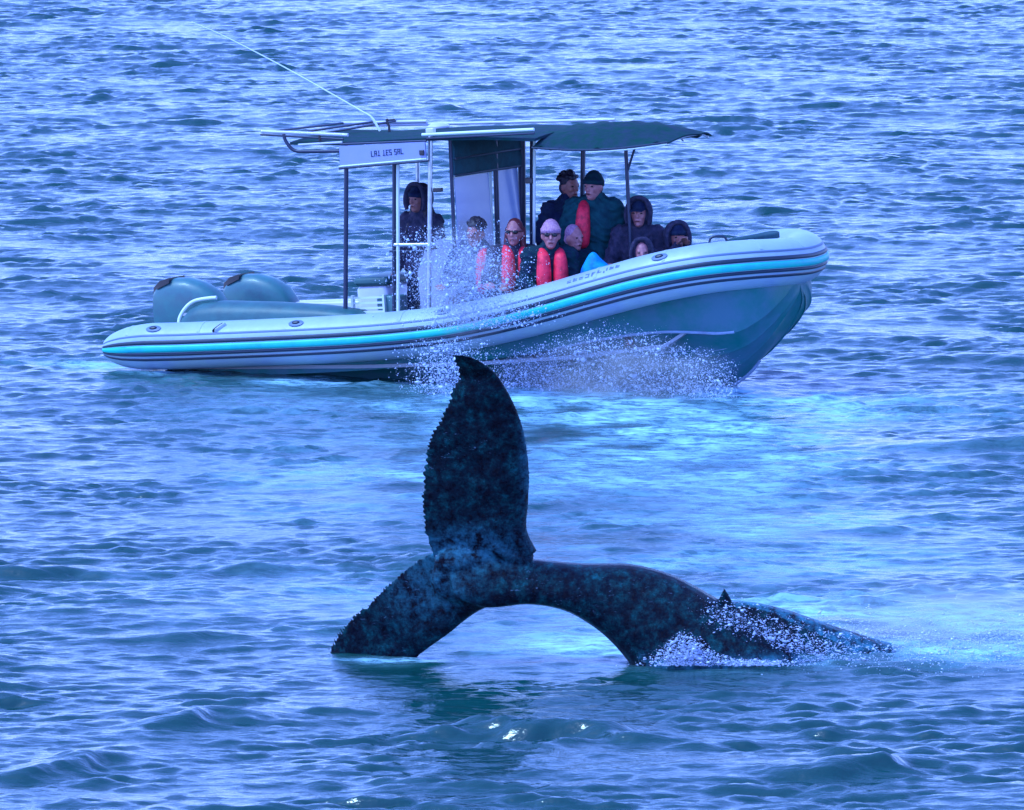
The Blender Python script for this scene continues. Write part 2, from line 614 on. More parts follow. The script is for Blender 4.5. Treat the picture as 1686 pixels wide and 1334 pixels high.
# ---------------------------------------------------------------- the whale
UP = [((0.222, 76.2, 0.966), (-0.695, 76.3, 0.921)), ((0.132, 76.14, 1.165), (-0.763, 76.24, 1.163)), ((0.143, 76.09, 1.395), (-0.783, 76.19, 1.356)),
      ((0.153, 76.03, 1.614), (-0.777, 76.13, 1.576)), ((0.142, 75.98, 1.806), (-0.755, 76.08, 1.822)), ((0.111, 75.92, 2.025), (-0.718, 76.02, 1.987)),
      ((0.053, 75.87, 2.216), (-0.633, 75.97, 2.142)), ((-0.026, 75.81, 2.392), (-0.553, 75.91, 2.344)), ((-0.121, 75.76, 2.545), (-0.479, 75.86, 2.524)),
      ((-0.21, 75.7, 2.640), (-0.475, 75.8, 2.59)), ((-0.34, 75.66, 2.720), (-0.52, 75.75, 2.665)), ((-0.50, 75.63, 2.752), (-0.545, 75.72, 2.735))]
DOWN = [((0.037, 76.2, 0.512), (-0.726, 76.3, 0.932)), ((-0.202, 76.28, 0.465), (-0.833, 76.38, 0.853)), ((-0.361, 76.35, 0.374), (-0.999, 76.45, 0.72)),
        ((-0.548, 76.42, 0.214), (-1.144, 76.52, 0.582)), ((-0.697, 76.5, 0.097), (-1.268, 76.6, 0.449)), ((-0.815, 76.58, -0.005), (-1.36, 76.67, 0.385)),
        ((-0.95, 76.65, -0.15), (-1.457, 76.75, 0.284)), ((-1.138, 76.73, -0.268), (-1.55, 76.83, 0.166)), ((-1.433, 76.8, -0.305), (-1.632, 76.9, 0.026))]
BODY = [((-0.572, 76.25, 0.842), (-0.492, 76.15, 0.561), .06), ((-0.228, 76.25, 0.922), (-0.228, 76.15, 0.476), .12), ((0.196, 76.25, 0.89), (0.132, 76.15, 0.508), .17),
        ((0.62, 76.25, 0.853), (0.434, 76.15, 0.46), .21), ((1.044, 76.25, 0.847), (0.662, 76.15, 0.342), .24), ((1.415, 76.25, 0.746), (0.848, 76.15, 0.193), .28),
        ((1.787, 76.25, 0.548), (1.007, 76.15, 0.011), .33), ((2.159, 76.25, 0.318), (1.161, 76.15, -0.214), .4), ((2.478, 76.25, 0.083), (1.363, 76.15, -0.481), .46),
        ((2.85, 76.25, -0.228), (1.735, 76.15, -0.91), .5), ((3.4, 76.3, -0.9), (2.5, 76.2, -1.5), .5)]


def fluke_lobe(mb, st, up, nsub=6):
    """an aerofoil blade between leading and trailing edge, with a serrated trailing edge"""
    lead = bez([s_[0] for s_ in st], nsub)
    trail = bez([s_[1] for s_ in st], nsub)
    rings = []
    n = len(lead)
    rg = random.Random(5 if up else 9)
    for i, (a, b_) in enumerate(zip(lead, trail)):
        t = i / (n - 1)
        ch = (b_ - a)
        L = ch.length
        dirc = ch.normalized()
        b2 = b_ + dirc * (rg.choice((-.03, -.012, -.006, 0, .004, .012, .02)) * rg.uniform(.25, .7) if 2 < i < n - 8 else 0)
        span = (lead[min(i + 1, n - 1)] - lead[max(i - 1, 0)]).normalized()
        nrm = dirc.cross(span).normalized()
        th = (.085 * (1 - t) ** 1.1 + .022) * min(1, L / .5)
        prof = [(0, 0), (.03, .45), (.10, .8), (.25, 1), (.5, .75), (.75, .42), (.93, .16), (1, .03)]
        ring = [a + (b2 - a) * c + nrm * th * h for c, h in prof] + [a + (b2 - a) * c - nrm * th * h for c, h in reversed(prof[1:])]
        rings.append(ring)
    mb.loft(rings)


def whale():
    mb = MB()
    fluke_lobe(mb, UP, True)
    fluke_lobe(mb, DOWN, False)
    tops = bez([b_[0] for b_ in BODY], 4)
    bots = bez([b_[1] for b_ in BODY], 4)
    ws = []
    for i in range(len(BODY) - 1):
        for k in range(4):
            ws.append(BODY[i][2] + (BODY[i + 1][2] - BODY[i][2]) * k / 4)
    ws.append(BODY[-1][2])
    rings = []
    for a, b_, w_ in zip(tops, bots, ws):
        c = (a + b_) / 2
        h = (a - b_) / 2
        y = Vector((0, 1, 0))
        ring = []
        for k in range(28):
            t = 2 * math.pi * k / 28
            sx = math.copysign(abs(math.sin(t)) ** .85, math.sin(t))
            # keeled top and bottom of the tail stock
            wy = w_ * sx
            ring.append(c + h * math.cos(t) + y * wy)
        rings.append(ring)
    mb.loft(rings)
    # fillets where the lobes meet the stock
    mb.ellipsoid((-.35, 76.24, .86), (.34, .10, .17))
    mb.ellipsoid((-.42, 76.26, .72), (.30, .09, .22))
    mb.tube(bez([(.15, 76.22, .86), (.02, 76.2, .93), (-.2, 76.2, 1.05)], 4), [.09] * 8 + [.05], 10)
    # the back behind the tail stock, sliding under
    mb.tube(bez([(1.70, 76.5, .33), (2.0, 76.52, .34), (2.25, 76.55, .25), (2.55, 76.6, .10), (2.85, 76.65, -.06), (3.2, 76.7, -.22)], 4),
            [.10 + .012 * i for i in range(21)], 16)
    # small hooked dorsal knuckle
    mb.loft([[(1.72, 76.2, .45), (1.95, 76.16, .38), (2.08, 76.2, .30), (1.95, 76.26, .38)],
             [(1.80, 76.21, .56), (1.90, 76.18, .50), (1.98, 76.2, .44), (1.90, 76.24, .50)],
             [(1.842, 76.21, .65), (1.855, 76.20, .635), (1.87, 76.21, .62), (1.86, 76.22, .635)]])
    o = mb.build('humpback_whale', M['whale'])
    remesh(o, .0125, 2, .4)
    me = o.data
    n = len(me.vertices)
    co = np.empty(n * 3, np.float32)
    me.vertices.foreach_get('co', co)
    co = co.reshape(-1, 3)
    # low lumps along the skin
    for s_, k in ((.006, 9), (.004, 17)):
        co[:, 1] += s_ * np.sin(co[:, 0] * k + 1.3 * np.sin(co[:, 2] * k * .7)) * np.cos(co[:, 2] * k * .9 + co[:, 0] * 3)
    me.vertices.foreach_set('co', co.ravel())
    x, z = co[:, 0], co[:, 2]
    wet_sheen = .75 * np.exp(-((x + .35) / .42) ** 2 - ((z - 1.0) / .16) ** 2) + .45 * np.exp(-((x + .75) / .35) ** 2 - ((z - .65) / .3) ** 2)  # mask for painted sheen: paler colour where wet skin catches the light
    wet_sheen += .9 * ((x > 1.8) * (co[:, 1] > 76.42)) + .8 * np.exp(-((z - .02) / .07) ** 2) * (x > 1.1)
    wet_sheen += .5 * np.exp(-((x - .12) / .05) ** 2) * (z > 1.0) * np.exp(-((z - 1.8) / .5) ** 2)  # light rim painted along the upper lobe's leading edge
    at = me.attributes.new('wet_sheen', 'FLOAT', 'POINT')
    at.data.foreach_set('value', np.clip(wet_sheen, 0, 1).astype(np.float32))
    me.update()
    # whale position: origin at the water line
    tag(o, 'dark humpback whale raising its serrated tail fluke out of the sea', 'whale')
    return o


whale()

# ---------------------------------------------------------------- the boat
boat = empty('rigid_inflatable_boat', BOAT_O, (0, 0, 0), 1)
boat.rotation_mode = 'QUATERNION'
boat.rotation_quaternion = BOAT_M.to_quaternion()
tag(boat, 'grey rigid inflatable tour boat with turquoise stripe, canopy and twin outboards', 'boat')

half = [(-.72, -1.15, .28, .10), (-.62, -1.15, .28, .17), (-.42, -1.15, .285, .235), (-.1, -1.15, .29, .27), (.6, -1.15, .29, .27), (2.4, -1.15, .315, .27), (3.5, -1.15, .37, .27),
        (4.2, -1.15, .455, .27), (4.9, -1.15, .585, .27), (5.7, -1.15, .765, .275), (6.3, -1.13, .89, .28), (6.85, -1.02, .97, .28), (7.2, -.78, .985, .275), (7.42, -.42, .97, .27), (7.48, 0, .955, .27)]
full = half + [(x, -y, z, r) for x, y, z, r in reversed(half[:-1])]
ctr4 = bez([(*p[:3],) for p in full], 6)
radi = []
for i in range(len(full) - 1):
    for k in range(6):
        radi.append(full[i][3] + (full[i + 1][3] - full[i][3]) * k / 6)
radi.append(full[-1][3])


def tube_frames():
    fr = []
    for i, p in enumerate(ctr4):
        t = (ctr4[min(i + 1, len(ctr4) - 1)] - ctr4[max(i - 1, 0)]).normalized()
        out = t.cross(Vector((0, 0, 1))).normalized()      # path runs forward up the starboard side: outward is -y there
        up = out.cross(t).normalized()
        fr.append((p, out, up, radi[i]))
    return fr


FR = tube_frames()


def tube_pt(i, ang, add=0.0):
    p, o_, u, r = FR[i]
    return p + (o_ * math.cos(R(ang)) + u * math.sin(R(ang))) * (r + add)


def sweep_band(name, a0, a1, proud, m, i0=0, i1=None, parent=None, ends=True):
    mb = MB()
    rings = []
    idx = range(i0, i1 if i1 is not None else len(FR))
    for i in idx:
        ring = [tube_pt(i, a0 - 3, -.008), tube_pt(i, a0, proud * .8)]
        for k in range(1, 4):
            ring.append(tube_pt(i, a0 + (a1 - a0) * k / 4, proud))
        ring += [tube_pt(i, a1, proud * .8), tube_pt(i, a1 + 3, -.008)]
        rings.append(ring)
    mb.loft(rings)
    return mb.build(name, m, parent or boat, 50)


mb = MB()
rings = [[FR[0][0] + Vector((-.03, 0, 0)) + (FR[0][1] * math.cos(R(a)) + FR[0][2] * math.sin(R(a))) * .03 for a in range(0, 360, 10)]]
for i in range(len(FR)):
    rings.append([tube_pt(i, a) for a in range(0, 360, 10)])
rings.append([FR[-1][0] + Vector((-.03, 0, 0)) + (FR[-1][1] * math.cos(R(a)) + FR[-1][2] * math.sin(R(a))) * .03 for a in range(0, 360, 10)])
mb.loft(rings)
collar = mb.build('inflatable_tube', M['tube'], boat, 60)
NF = len(FR)
sweep_band('rubbing_strake', 10, 17, .014, M['strake'], 1, NF - 1, collar)
sweep_band('turquoise_stripe', -9, 4.5, .022, M['cyan'], 1, NF - 1, collar)
sweep_band('rubbing_strake', -19, -14, .014, M['strake'], 1, NF - 1, collar)
sweep_band('trim_strip', 30, 34, .006, M['greyline'], 1, NF - 1, collar)
sweep_band('rubbing_strake', -33, -28, .008, M['strake'], 1, NF - 1, collar)
# fabric seams round the tube
for i in (14, 24, 34, 44, 54, 62, 74, 82, len(FR) - 16):
    mb = MB()
    j = i
    rr = []
    for off, ad in ((-.02, -.002), (-.018, .004), (.018, .004), (.02, -.002)):
        t = (FR[j + 1][0] - FR[j][0]).normalized()
        rr.append([tube_pt(j, a, ad) + t * off for a in range(38, 180, 12)])
    mb.loft(rr, cap=False, closed=False)
    mb.build('seam_tape', M['tube'], collar, 60)


def tube_at(x, side=-1):
    best = min((i for i in range(NF) if (FR[i][0].y < 0) == (side < 0)), key=lambda i: abs(FR[i][0].x - x))
    return best


def patch(x, ang, L, W, m, name, side=-1, tilt=0, proud=.014):
    i = tube_at(x, side)
    p = tube_pt(i, ang, 0)
    t = (FR[i + 1][0] - FR[i - 1][0]).normalized()
    nrm = (p - FR[i][0]).normalized()
    v = nrm.cross(t)
    t, v = t * math.cos(R(tilt)) + v * math.sin(R(tilt)), v * math.cos(R(tilt)) - t * math.sin(R(tilt))
    p = p + (FR[i + 1][0] - FR[i][0]).normalized() * (x - FR[i][0].x)
    mb = MB()
    rings = []
    for s_, hh in ((1, -.03), (1, proud * .6), (.82, proud), (.4, proud * 1.1)):
        rings.append([p + t * (L / 2 * s_ * math.cos(2 * math.pi * k / 20)) + v * (W / 2 * s_ * math.sin(2 * math.pi * k / 20)) + nrm * hh for k in range(20)])
    mb.loft(rings)
    return mb.build(name, m, collar, 50)


for x in (.0, 1.85, 3.75, 6.45):
    patch(x, 52, .19, .10, M['greyline'], 'lifeline_patch')
    patch(x, 52, .10, .05, M['strake'], 'lifeline_ring', proud=.03)
for x in (1.0, 3.0, 5.0):
    patch(x, 52, .19, .10, M['greyline'], 'lifeline_patch', 1)
patch(.85, 48, .16, .02, M['black'], 'lashing_strap', tilt=48, proud=.03)
patch(.88, 48, .16, .014, M['antenna'], 'lashing_strap', tilt=48, proud=.034)
# faint lettering on the forward part of the tube (not legible in the photograph)
mb = MB()
i5 = tube_at(5.5)
rg = random.Random(3)
for k in range(9):
    x = 5.35 + k * .075
    i = tube_at(x)
    fx = Vector((x - FR[i][0].x, 0, (x - FR[i][0].x) * .2))
    for s_ in range(3):
        a0 = 46 + rg.choice((0, 5, 10))
        a1 = a0 + rg.choice((3, 6, 11))
        x0, x1 = rg.choice(((0, .018), (.034, .05), (0, .05)))
        if x1 - x0 > .03:
            a1 = a0 + 3
        q = [tube_pt(i, a, .003) + fx + Vector((d, 0, d * .2)) for a, d in ((a0, x0), (a0, x1), (a1, x1), (a1, x0))]
        q2 = [v_ + (v_ - FR[i][0]).normalized() * -.006 for v_ in q]
        mb.add(q + q2, [(0, 1, 2, 3), (7, 6, 5, 4), (0, 4, 5, 1), (1, 5, 6, 2), (2, 6, 7, 3), (3, 7, 4, 0)])
mb.build('worn_lettering', M['greyline'], collar, 0)
# tread pad on top of the bow
mb = MB()
rings = []
for dx, z, s_ in ((0, 1.21, 1), (0, 1.262, 1), (0, 1.275, .9)):
    ring = []
    for a in range(0, 360, 20):
        yy = .62 * s_ * math.cos(R(a))
        ring.append((7.18 - .32 * abs(yy) ** 1.6 + .13 * s_ * math.sin(R(a)), yy - .1, z))
    rings.append(ring)
mb.loft(rings)
mb.build('bow_step_pad', M['canvas_grey'], collar, 40)
mb = MB()
mb.tube(bez([(6.9, -.95, 1.22), (6.93, -.93, 1.31), (7.05, -.86, 1.31), (7.08, -.83, 1.22)], 5), .014, 8)
mb.build('grab_handle', M['strake'], collar)

# deep-V hull
hs = [  # x, keel z, chine y, chine z, top y, top z, rail frac
    (-.05, -.42, .90, -.10, .98, .22), (1.0, -.44, .92, -.09, 1.0, .22), (2.5, -.46, .93, -.06, 1.02, .24), (3.8, -.48, .92, .0, 1.02, .31), (4.8, -.50, .90, .10, 1.02, .48), (5.6, -.50, .84, .22, 1.0, .66),
    (6.2, -.475, .80, .26, .98, .80), (6.6, -.43, .77, .24, .98, .86), (6.85, -.30, .74, .22, .95, .87), (7.1, -.04, .70, .24, .86, .86), (7.3, .22, .62, .34, .74, .84), (7.44, .44, .50, .46, .56, .82), (7.53, .60, .26, .62, .30, .80), (7.555, .70, .06, .71, .08, .78)]
mb = MB()
rings = []
pa, pb_ = bez([h_[:3] for h_ in hs], 5), bez([h_[3:] for h_ in hs], 5)
sm = [(*p, *q) for p, q in zip(pa, pb_)]
for x, kz, cy, cz, ty, tz in sm:
    h_ = []
    lean = .55 * max(0, (x - 5.5) / 2) ** 2
    for f_, d in ((0, 0), (.12, .0), (.34, 0), (.36, -.022), (.40, -.004), (.66, 0), (.68, -.024), (.72, -.004), (1, 0)):
        bow = math.sin(f_ * math.pi) * .07 * max(0, min(1, (x - 4) / 2.5))
        h_.append((x - lean * 0, cy * f_, kz + (cz - kz) * (f_ ** .95) + d - bow))
    h_.append((x, cy + .035, cz - .005))
    h_.append((x, cy + .04, cz + .02))
    h_.append((x, (cy + ty) / 2 + .03, (cz + tz) / 2 - .02))
    h_.append((x, ty, tz))
    ring = [(a, -b_, c) for a, b_, c in reversed(h_)] + [(a, b_, c) for a, b_, c in h_[1:]]
    rings.append(ring)
mb.loft(rings, cap=True, closed=True)
hull = mb.build('hull', M['hull'], boat, 28)
mb = MB()
kp = bez([(4.2, 0, -.50), (5.6, 0, -.505), (6.2, 0, -.48), (6.6, 0, -.44), (6.87, 0, -.285), (7.0, 0, -.15)], 5)
mb.tube(kp, .022, 10)
mb.build('keel_guard', M['keel'], hull)
for sgn in (-1, 1):
    mb = MB()
    mb.tube(bez([(4.6, sgn * .64, -.10), (5.6, sgn * .585, -.02), (6.2, sgn * .57, .03), (6.6, sgn * .55, .03), (6.85, sgn * .53, .05), (7.1, sgn * .50, .16)], 5), .022, 8)
    mb.build('spray_rail', M['keel'], hull)
    mb = MB()
    mb.tube(bez([(4.9, sgn * .93, .115), (5.6, sgn * .872, .22), (6.2, sgn * .835, .262), (6.6, sgn * .808, .245), (6.85, sgn * .78, .226), (7.05, sgn * .74, .235)], 5), .017, 8)
    mb.build('chine_rail', M['keel'], hull)
    for x in (6.7, 7.1):
        mb = MB()
        mb.box(x - .09, x + .09, sgn * (.93 - (x - 6.7) * .45) - .03, sgn * (.93 - (x - 6.7) * .45) + .03, .70, .725)
        mb.build('drain_slot', M['strake'], hull, 0)

# deck, transom
mb = MB()
DK = [(-.05, .05), (2.5, .0), (4.0, .0), (5.2, .04), (6.2, .12), (6.8, .45)]
rings = [[(x, -1.0 if x < 6 else -.8, z - .04), (x, -1.0 if x < 6 else -.8, z), (x, 1.0 if x < 6 else .8, z), (x, 1.0 if x < 6 else .8, z - .04)] for x, z in DK]
mb.loft(rings)
mb.build('deck', M['deck'], boat, 30)
MB().box(-.10, .0, -.9, .9, -.35, .30, .03).build('transom', M['white'], boat)


def outboard(y, x=.07, z=-.03):
    e = empty('outboard_motor', (x, y, z))
    e.parent = boat
    # cowl: rounded, sloping to the rear
    st = [(-.35, .40, .80, .12, .0), (-.34, .40, .95, .18, .0), (-.28, .38, 1.02, .2, 0), (-.12, .36, 1.07, .22, 0), (.08, .36, 1.06, .22, 0), (.26, .36, 1.0, .21, 0), (.42, .38, .90, .18, 0), (.52, .40, .76, .13, 0), (.55, .44, .62, .07, 0)]
    mb = MB()
    rings = []
    for x, z0, z1, w_, _ in st:
        cz, hz = (z0 + z1) / 2, (z1 - z0) / 2
        rings.append([(x, w_ * math.copysign(abs(math.cos(t)) ** .6, math.cos(t)), cz + hz * math.copysign(abs(math.sin(t)) ** .6, math.sin(t))) for t in [2 * math.pi * k / 24 for k in range(24)]])
    mb.loft(rings)
    cw = mb.build('cowl', M['cowl'], e, 50)
    mb = MB()
    mb.loft([[(-.36, -.12, .86), (-.36, .12, .86), (-.345, .12, .97), (-.345, -.12, .97)], [(-.25, -.185, .96), (-.25, .185, .96), (-.23, .185, 1.045), (-.23, -.185, 1.045)],
             [(-.10, -.20, 1.02), (-.10, .20, 1.02), (-.10, .19, 1.078), (-.10, -.19, 1.078)]])
    mb.build('air_intake', M['black'], cw, 30)
    mb = MB()
    mb.loft([[(-.345, -.16, .62), (-.345, .16, .62), (-.345, .16, .65), (-.345, -.16, .65)], [(.1, -.226, .64), (.1, .226, .64), (.1, .226, .67), (.1, -.226, .67)], [(.40, -.19, .66), (.40, .19, .66), (.40, .19, .68), (.40, -.19, .68)]])
    mb.build('cowl_band', M['steel'], cw, 30)
    mb = MB()
    mb.box(-.22, .18, -.09, .09, -.25, .45, .05)
    mb.box(-.28, .22, -.07, .07, -.55, -.25, .04)
    mb.box(-.38, .12, -.13, .13, -.30, -.275, .01)
    mb.build('drive_leg', M['cowl'], e)
    mb = MB()
    mb.box(-.14, .1, -.13, .13, .1, .5, .04)
    mb.build('mounting_bracket', M['black'], e)
    mb = MB()
    for k in range(3):
        a = R(120 * k)
        mb.ellipsoid((-.33, .1 * math.cos(a), -.42 + .1 * math.sin(a)), (.02, .075, .045), 10, 6, Matrix.Rotation(a, 3, 'X'))
    mb.tube([(-.26, 0, -.42), (-.4, 0, -.42)], [.05, .03], 10)
    mb.build('propeller', M['steel'], e)
    return e


outboard(-.62)
outboard(.66, .30, -.10)

# stern bench with its curved rim
mb = MB()
rings = []
for x, h_, w_ in ((.20, .03, .20), (.24, .13, .24), (.32, .21, .26), (.46, .26, .27), (.7, .275, .27), (1.4, .24, .27), (2.0, .19, .27), (2.42, .13, .26), (2.5, .08, .24)):
    b0 = .50
    rings.append([(x, -.86 + w_ * math.cos(t), b0 + h_ * (1 if math.sin(t) > 0 else .9) * abs(math.sin(t)) ** .6 * (1 if math.sin(t) > 0 else -1)) for t in [2 * math.pi * k / 20 for k in range(20)]])
mb.loft(rings)
sb = mb.build('stern_bench', M['vinyl'], boat, 50)
mb = MB()
mb.tube(bez([(.16, -1.0, .50), (.17, -.98, .60), (.24, -.95, .71), (.34, -.92, .78), (.5, -.9, .805), (.62, -.9, .81)], 5), .022, 10)
mb.build('bench_rim', M['antenna'], sb)
mb = MB().box(.1, 2.4, .62, 1.0, .05, .62, .05)
mb.build('side_locker', M['white'], boat)

# console, leaning post, pods
cs = MB()
cs.loft([[(3.0, -.42, .0), (3.0, .42, .0), (3.58, .42, .0), (3.58, -.42, .0)], [(2.98, -.42, 1.0), (2.98, .42, 1.0), (3.60, .42, 1.0), (3.60, -.42, 1.0)],
         [(3.12, -.42, 1.30), (3.12, .42, 1.30), (3.52, .42, 1.25), (3.52, -.42, 1.25)], [(3.25, -.36, 1.36), (3.25, .36, 1.36), (3.46, .36, 1.34), (3.46, -.36, 1.34)]])
con = cs.build('helm_console', M['white'], boat, 20)
mb = MB()
mb.tube([(2.93 + .02 * math.cos(R(a)), .17 * math.cos(R(a)), 1.12 + .17 * math.sin(R(a))) for a in range(0, 361, 15)], .014, 8)
for a in (90, 210, 330):
    mb.tube([(3.0, 0, 1.12), (2.93, .17 * math.cos(R(a)), 1.12 + .17 * math.sin(R(a)))], .01, 6)
mb.build('steering_wheel', M['darksteel'], con)
mb = MB().box(3.125, 3.15, -.3, -.05, 1.08, 1.24, .008)
mb.build('chart_plotter', M['lens'], con)
lp = MB().box(2.15, 2.55, -.38, .38, .0, .85, .06).build('leaning_post', M['white'], boat)
MB().box(2.13, 2.57, -.40, .40, .853, .95, .045).build('cushion', M['vinyl'], lp)


def pod(x, y, L=.75, zd=.0):
    p = MB().box(x - L / 2, x + L / 2, y - .15, y + .15, zd, zd + .38, .05).build('jockey_seat', M['white'], boat)
    MB().box(x - L / 2 - .01, x + L / 2 + .01, y - .165, y + .165, zd + .382, zd + .48, .04).build('cushion', M['vinyl'], p)
    mb_ = MB()
    mb_.tube(bez([(x + L / 2 - .02, y - .12, zd + .3), (x + L / 2 + .02, y - .12, zd + .75), (x + L / 2 + .02, y + .12, zd + .75), (x + L / 2 - .02, y + .12, zd + .3)], 5), .014, 8)
    mb_.build('grab_rail', M['steel'], p)
    return p


pod(4.05, -.62)
pod(4.05, .0)
pod(4.85, -.62, .75, .02)
pod(4.85, -.1, .75, .02)
pod(5.55, .15, .6, .10)
MB().box(5.55, 6.15, .5, .9, .10, .75, .05).build('bow_locker', M['white'], boat)

# little open-framed crate behind the helm
mb = MB()
mb.box(2.32, 2.74, -.84, -.80, .56, .60)
for z in (.62, .68, .74):
    mb.box(2.32, 2.74, -.83, -.81, z, z + .022)
for x in (2.32, 2.72):
    mb.box(x, x + .025, -.845, -.79, .56, .78)
mb.box(2.32, 2.745, -.84, -.5, .54, .56)
tr = mb.build('tackle_tray', M['antenna'], boat, 0)
MB().box(2.62, 2.9, -.80, -.55, .54, .76, .03).build('storage_box', M['cowl'], boat)

# T-top: posts
top = empty('canopy_frame', (0, 0, 0))
top.parent = boat


def post(p0, p1, r, m, n='post', par=top, mid=None):
    mb_ = MB()
    pts = [p0] + (mid or []) + [p1]
    mb_.tube(bez(pts, 4) if mid else pts, r, 12)
    return mb_.build(n, m, par)


post((2.28, -.93, .52), (2.42, -.90, 2.50), .026, M['darksteel'])
post((2.90, -.93, .52), (3.03, -.90, 2.50), .022, M['darksteel'])
post((2.965, -.95, .52), (3.085, -.92, 2.50), .020, M['antenna'])
post((3.345, -.93, .54), (3.50, -.90, 2.62), .026, M['steel'])
post((2.28, .93, .52), (2.42, .90, 2.50), .026, M['steel'])
post((3.62, -.74, .9), (3.66, -.74, 2.52), .022, M['darksteel'])
post((3.66, .28, .9), (3.72, .28, 2.50), .030, M['darksteel'])
post((3.63, .20, .9), (3.69, .20, 2.50), .016, M['antenna'])
post((3.62, .94, .55), (3.76, .90, 2.50), .045, M['darksteel'])
post((3.72, .98, .55), (3.90, .90, 2.50), .030, M['darksteel'])
post((4.38, -.28, .9), (4.50, -.28, 2.52), .017, M['antenna'])
post((4.50, .70, .8), (4.60, .80, 2.52), .028, M['darksteel'])
post((2.975, -.94, 1.35), (3.40, -.93, 1.34), .022, M['steel'], 'grab_rail')
post((2.90, -.93, 1.28), (3.41, -.93, 1.27), .010, M['darksteel'], 'grab_rail')
post((5.48, 0, 1.0), (5.50, 0, 2.40), .022, M['darksteel'])
post((5.50, 0, 2.03), (5.64, -.02, 2.34), .014, M['darksteel'], 'brace')
for z, x in ((1.93, 3.47), (1.28, 3.38)):
    MB().box(x + .02, x + .13, -.93, -.87, z, z + .045, .01).build('clamp', M['black'], top)
MB().box(4.36, 4.45, -.31, -.25, 1.95, 2.02, .01).build('clamp', M['black'], top)

# hard top (x 2.4..4.85), slightly crowned
mb = MB()
rings = []
for x, dz in ((1.75, .03), (2.4, .0), (3.3, .015), (4.2, .0), (4.85, -.04)):
    ring = []
    for k in range(13):
        y = -1.0 + 2.0 * k / 12
        ring.append((x, y, 2.535 + dz + .05 * (1 - y * y)))
    for k in range(13):
        y = 1.0 - 2.0 * k / 12
        ring.append((x, y, 2.505 + dz + .05 * (1 - y * y)))
    rings.append(ring)
mb.loft(rings)
rf = mb.build('hardtop', M['canvas'], boat, 30)
# edge rails
post((3.45, -1.02, 2.59), (4.86, -1.02, 2.60), .018, M['antenna'], 'edge_rail', rf)
post((1.6, 1.02, 2.62), (4.9, 1.02, 2.57), .018, M['white'], 'edge_rail', rf)
post((2.4, -1.02, 2.52), (3.5, -1.02, 2.52), .012, M['darksteel'], 'edge_rail', rf)
post((3.5, -1.015, 2.545), (4.86, -1.015, 2.555), .012, M['darksteel'], 'edge_rail', rf)
# aft rack
post((1.40, -1.0, 2.70), (2.50, -1.0, 2.62), .020, M['white'], 'rack_rail', rf)
post((1.38, -1.0, 2.665), (2.44, -1.0, 2.575), .012, M['darksteel'], 'rack_rail', rf)
post((1.40, 1.0, 2.66), (2.5, 1.0, 2.64), .018, M['white'], 'rack_rail', rf)
for x in (1.42, 1.8, 2.1):
    post((x, -1.0, 2.69 - (x - 1.4) * .07), (x, 1.0, 2.66), .013, M['darksteel'], 'rack_bar', rf)
post((1.68, -1.0, 2.66), (2.42, -1.0, 2.44), .020, M['darksteel'], 'rack_loop', rf, [(1.70, -1.0, 2.58), (1.80, -1.0, 2.47), (2.0, -1.0, 2.45)])
post((1.86, -1.0, 2.53), (2.42, -1.0, 2.54), .014, M['white'], 'rack_loop', rf)
post((2.14, -1.0, 2.63), (2.14, -1.0, 2.56), .018, M['black'], 'rack_bracket', rf)
# sign board on the starboard edge
sg = MB()
sg.loft([[(2.40, -1.045, 2.275), (2.40, -1.02, 2.275), (2.40, -1.02, 2.50), (2.40, -1.045, 2.50)], [(3.49, -1.045, 2.325), (3.49, -1.02, 2.325), (3.49, -1.02, 2.51), (3.49, -1.045, 2.51)]])
sgn_ = sg.build('sign_board', M['panel'], boat, 0)
post((2.38, -1.045, 2.268), (3.50, -1.045, 2.318), .010, M['antenna'], 'sign_trim', sgn_)
post((2.38, -1.045, 2.245), (3.52, -1.045, 2.295), .012, M['darksteel'], 'sign_trim', sgn_)
MB().box(3.42, 3.48, -1.07, -1.047, 2.36, 2.42, .01).build('latch', M['black'], sgn_)
# three short dark words, blurred past reading in the photograph: strokes of the same size and place
GL = {'a': [(0, 0, 0, 1), (0, .5, 1, .5), (1, 0, 1, 1), (0, 1, 1, 1)], 'b': [(0, 0, 0, 1), (0, 0, 1, 0)], 'c': [(0, 0, 1, 0), (.5, 0, .5, 1)], 'd': [(0, 0, 0, 1), (0, 0, 1, 0), (0, 1, 1, 1), (0, .5, .8, .5)],
      'e': [(0, 1, 1, 1), (0, .5, 1, .5), (0, 0, 1, 0), (0, .5, 0, 1), (1, 0, 1, .5)]}
mb = MB()
cx = 2.80
for word in ('bac', 'cde', 'eab'):
    mb = MB()
    for ch in word:
        for (x0, y0, x1, y1) in GL[ch]:
            X0, X1 = cx + min(x0, x1) * .024, cx + max(x0, x1) * .024 + .009
            zb = 2.365 + (cx - 2.8) * .045
            Z0, Z1 = zb + min(y0, y1) * .055, zb + max(y0, y1) * .055 + .010
            mb.box(X0, X1, -1.0485, -1.044, Z0, Z1)
        cx += .042
    cx += .022
    mb.build('sign_word', M['ink'], sgn_, 0)

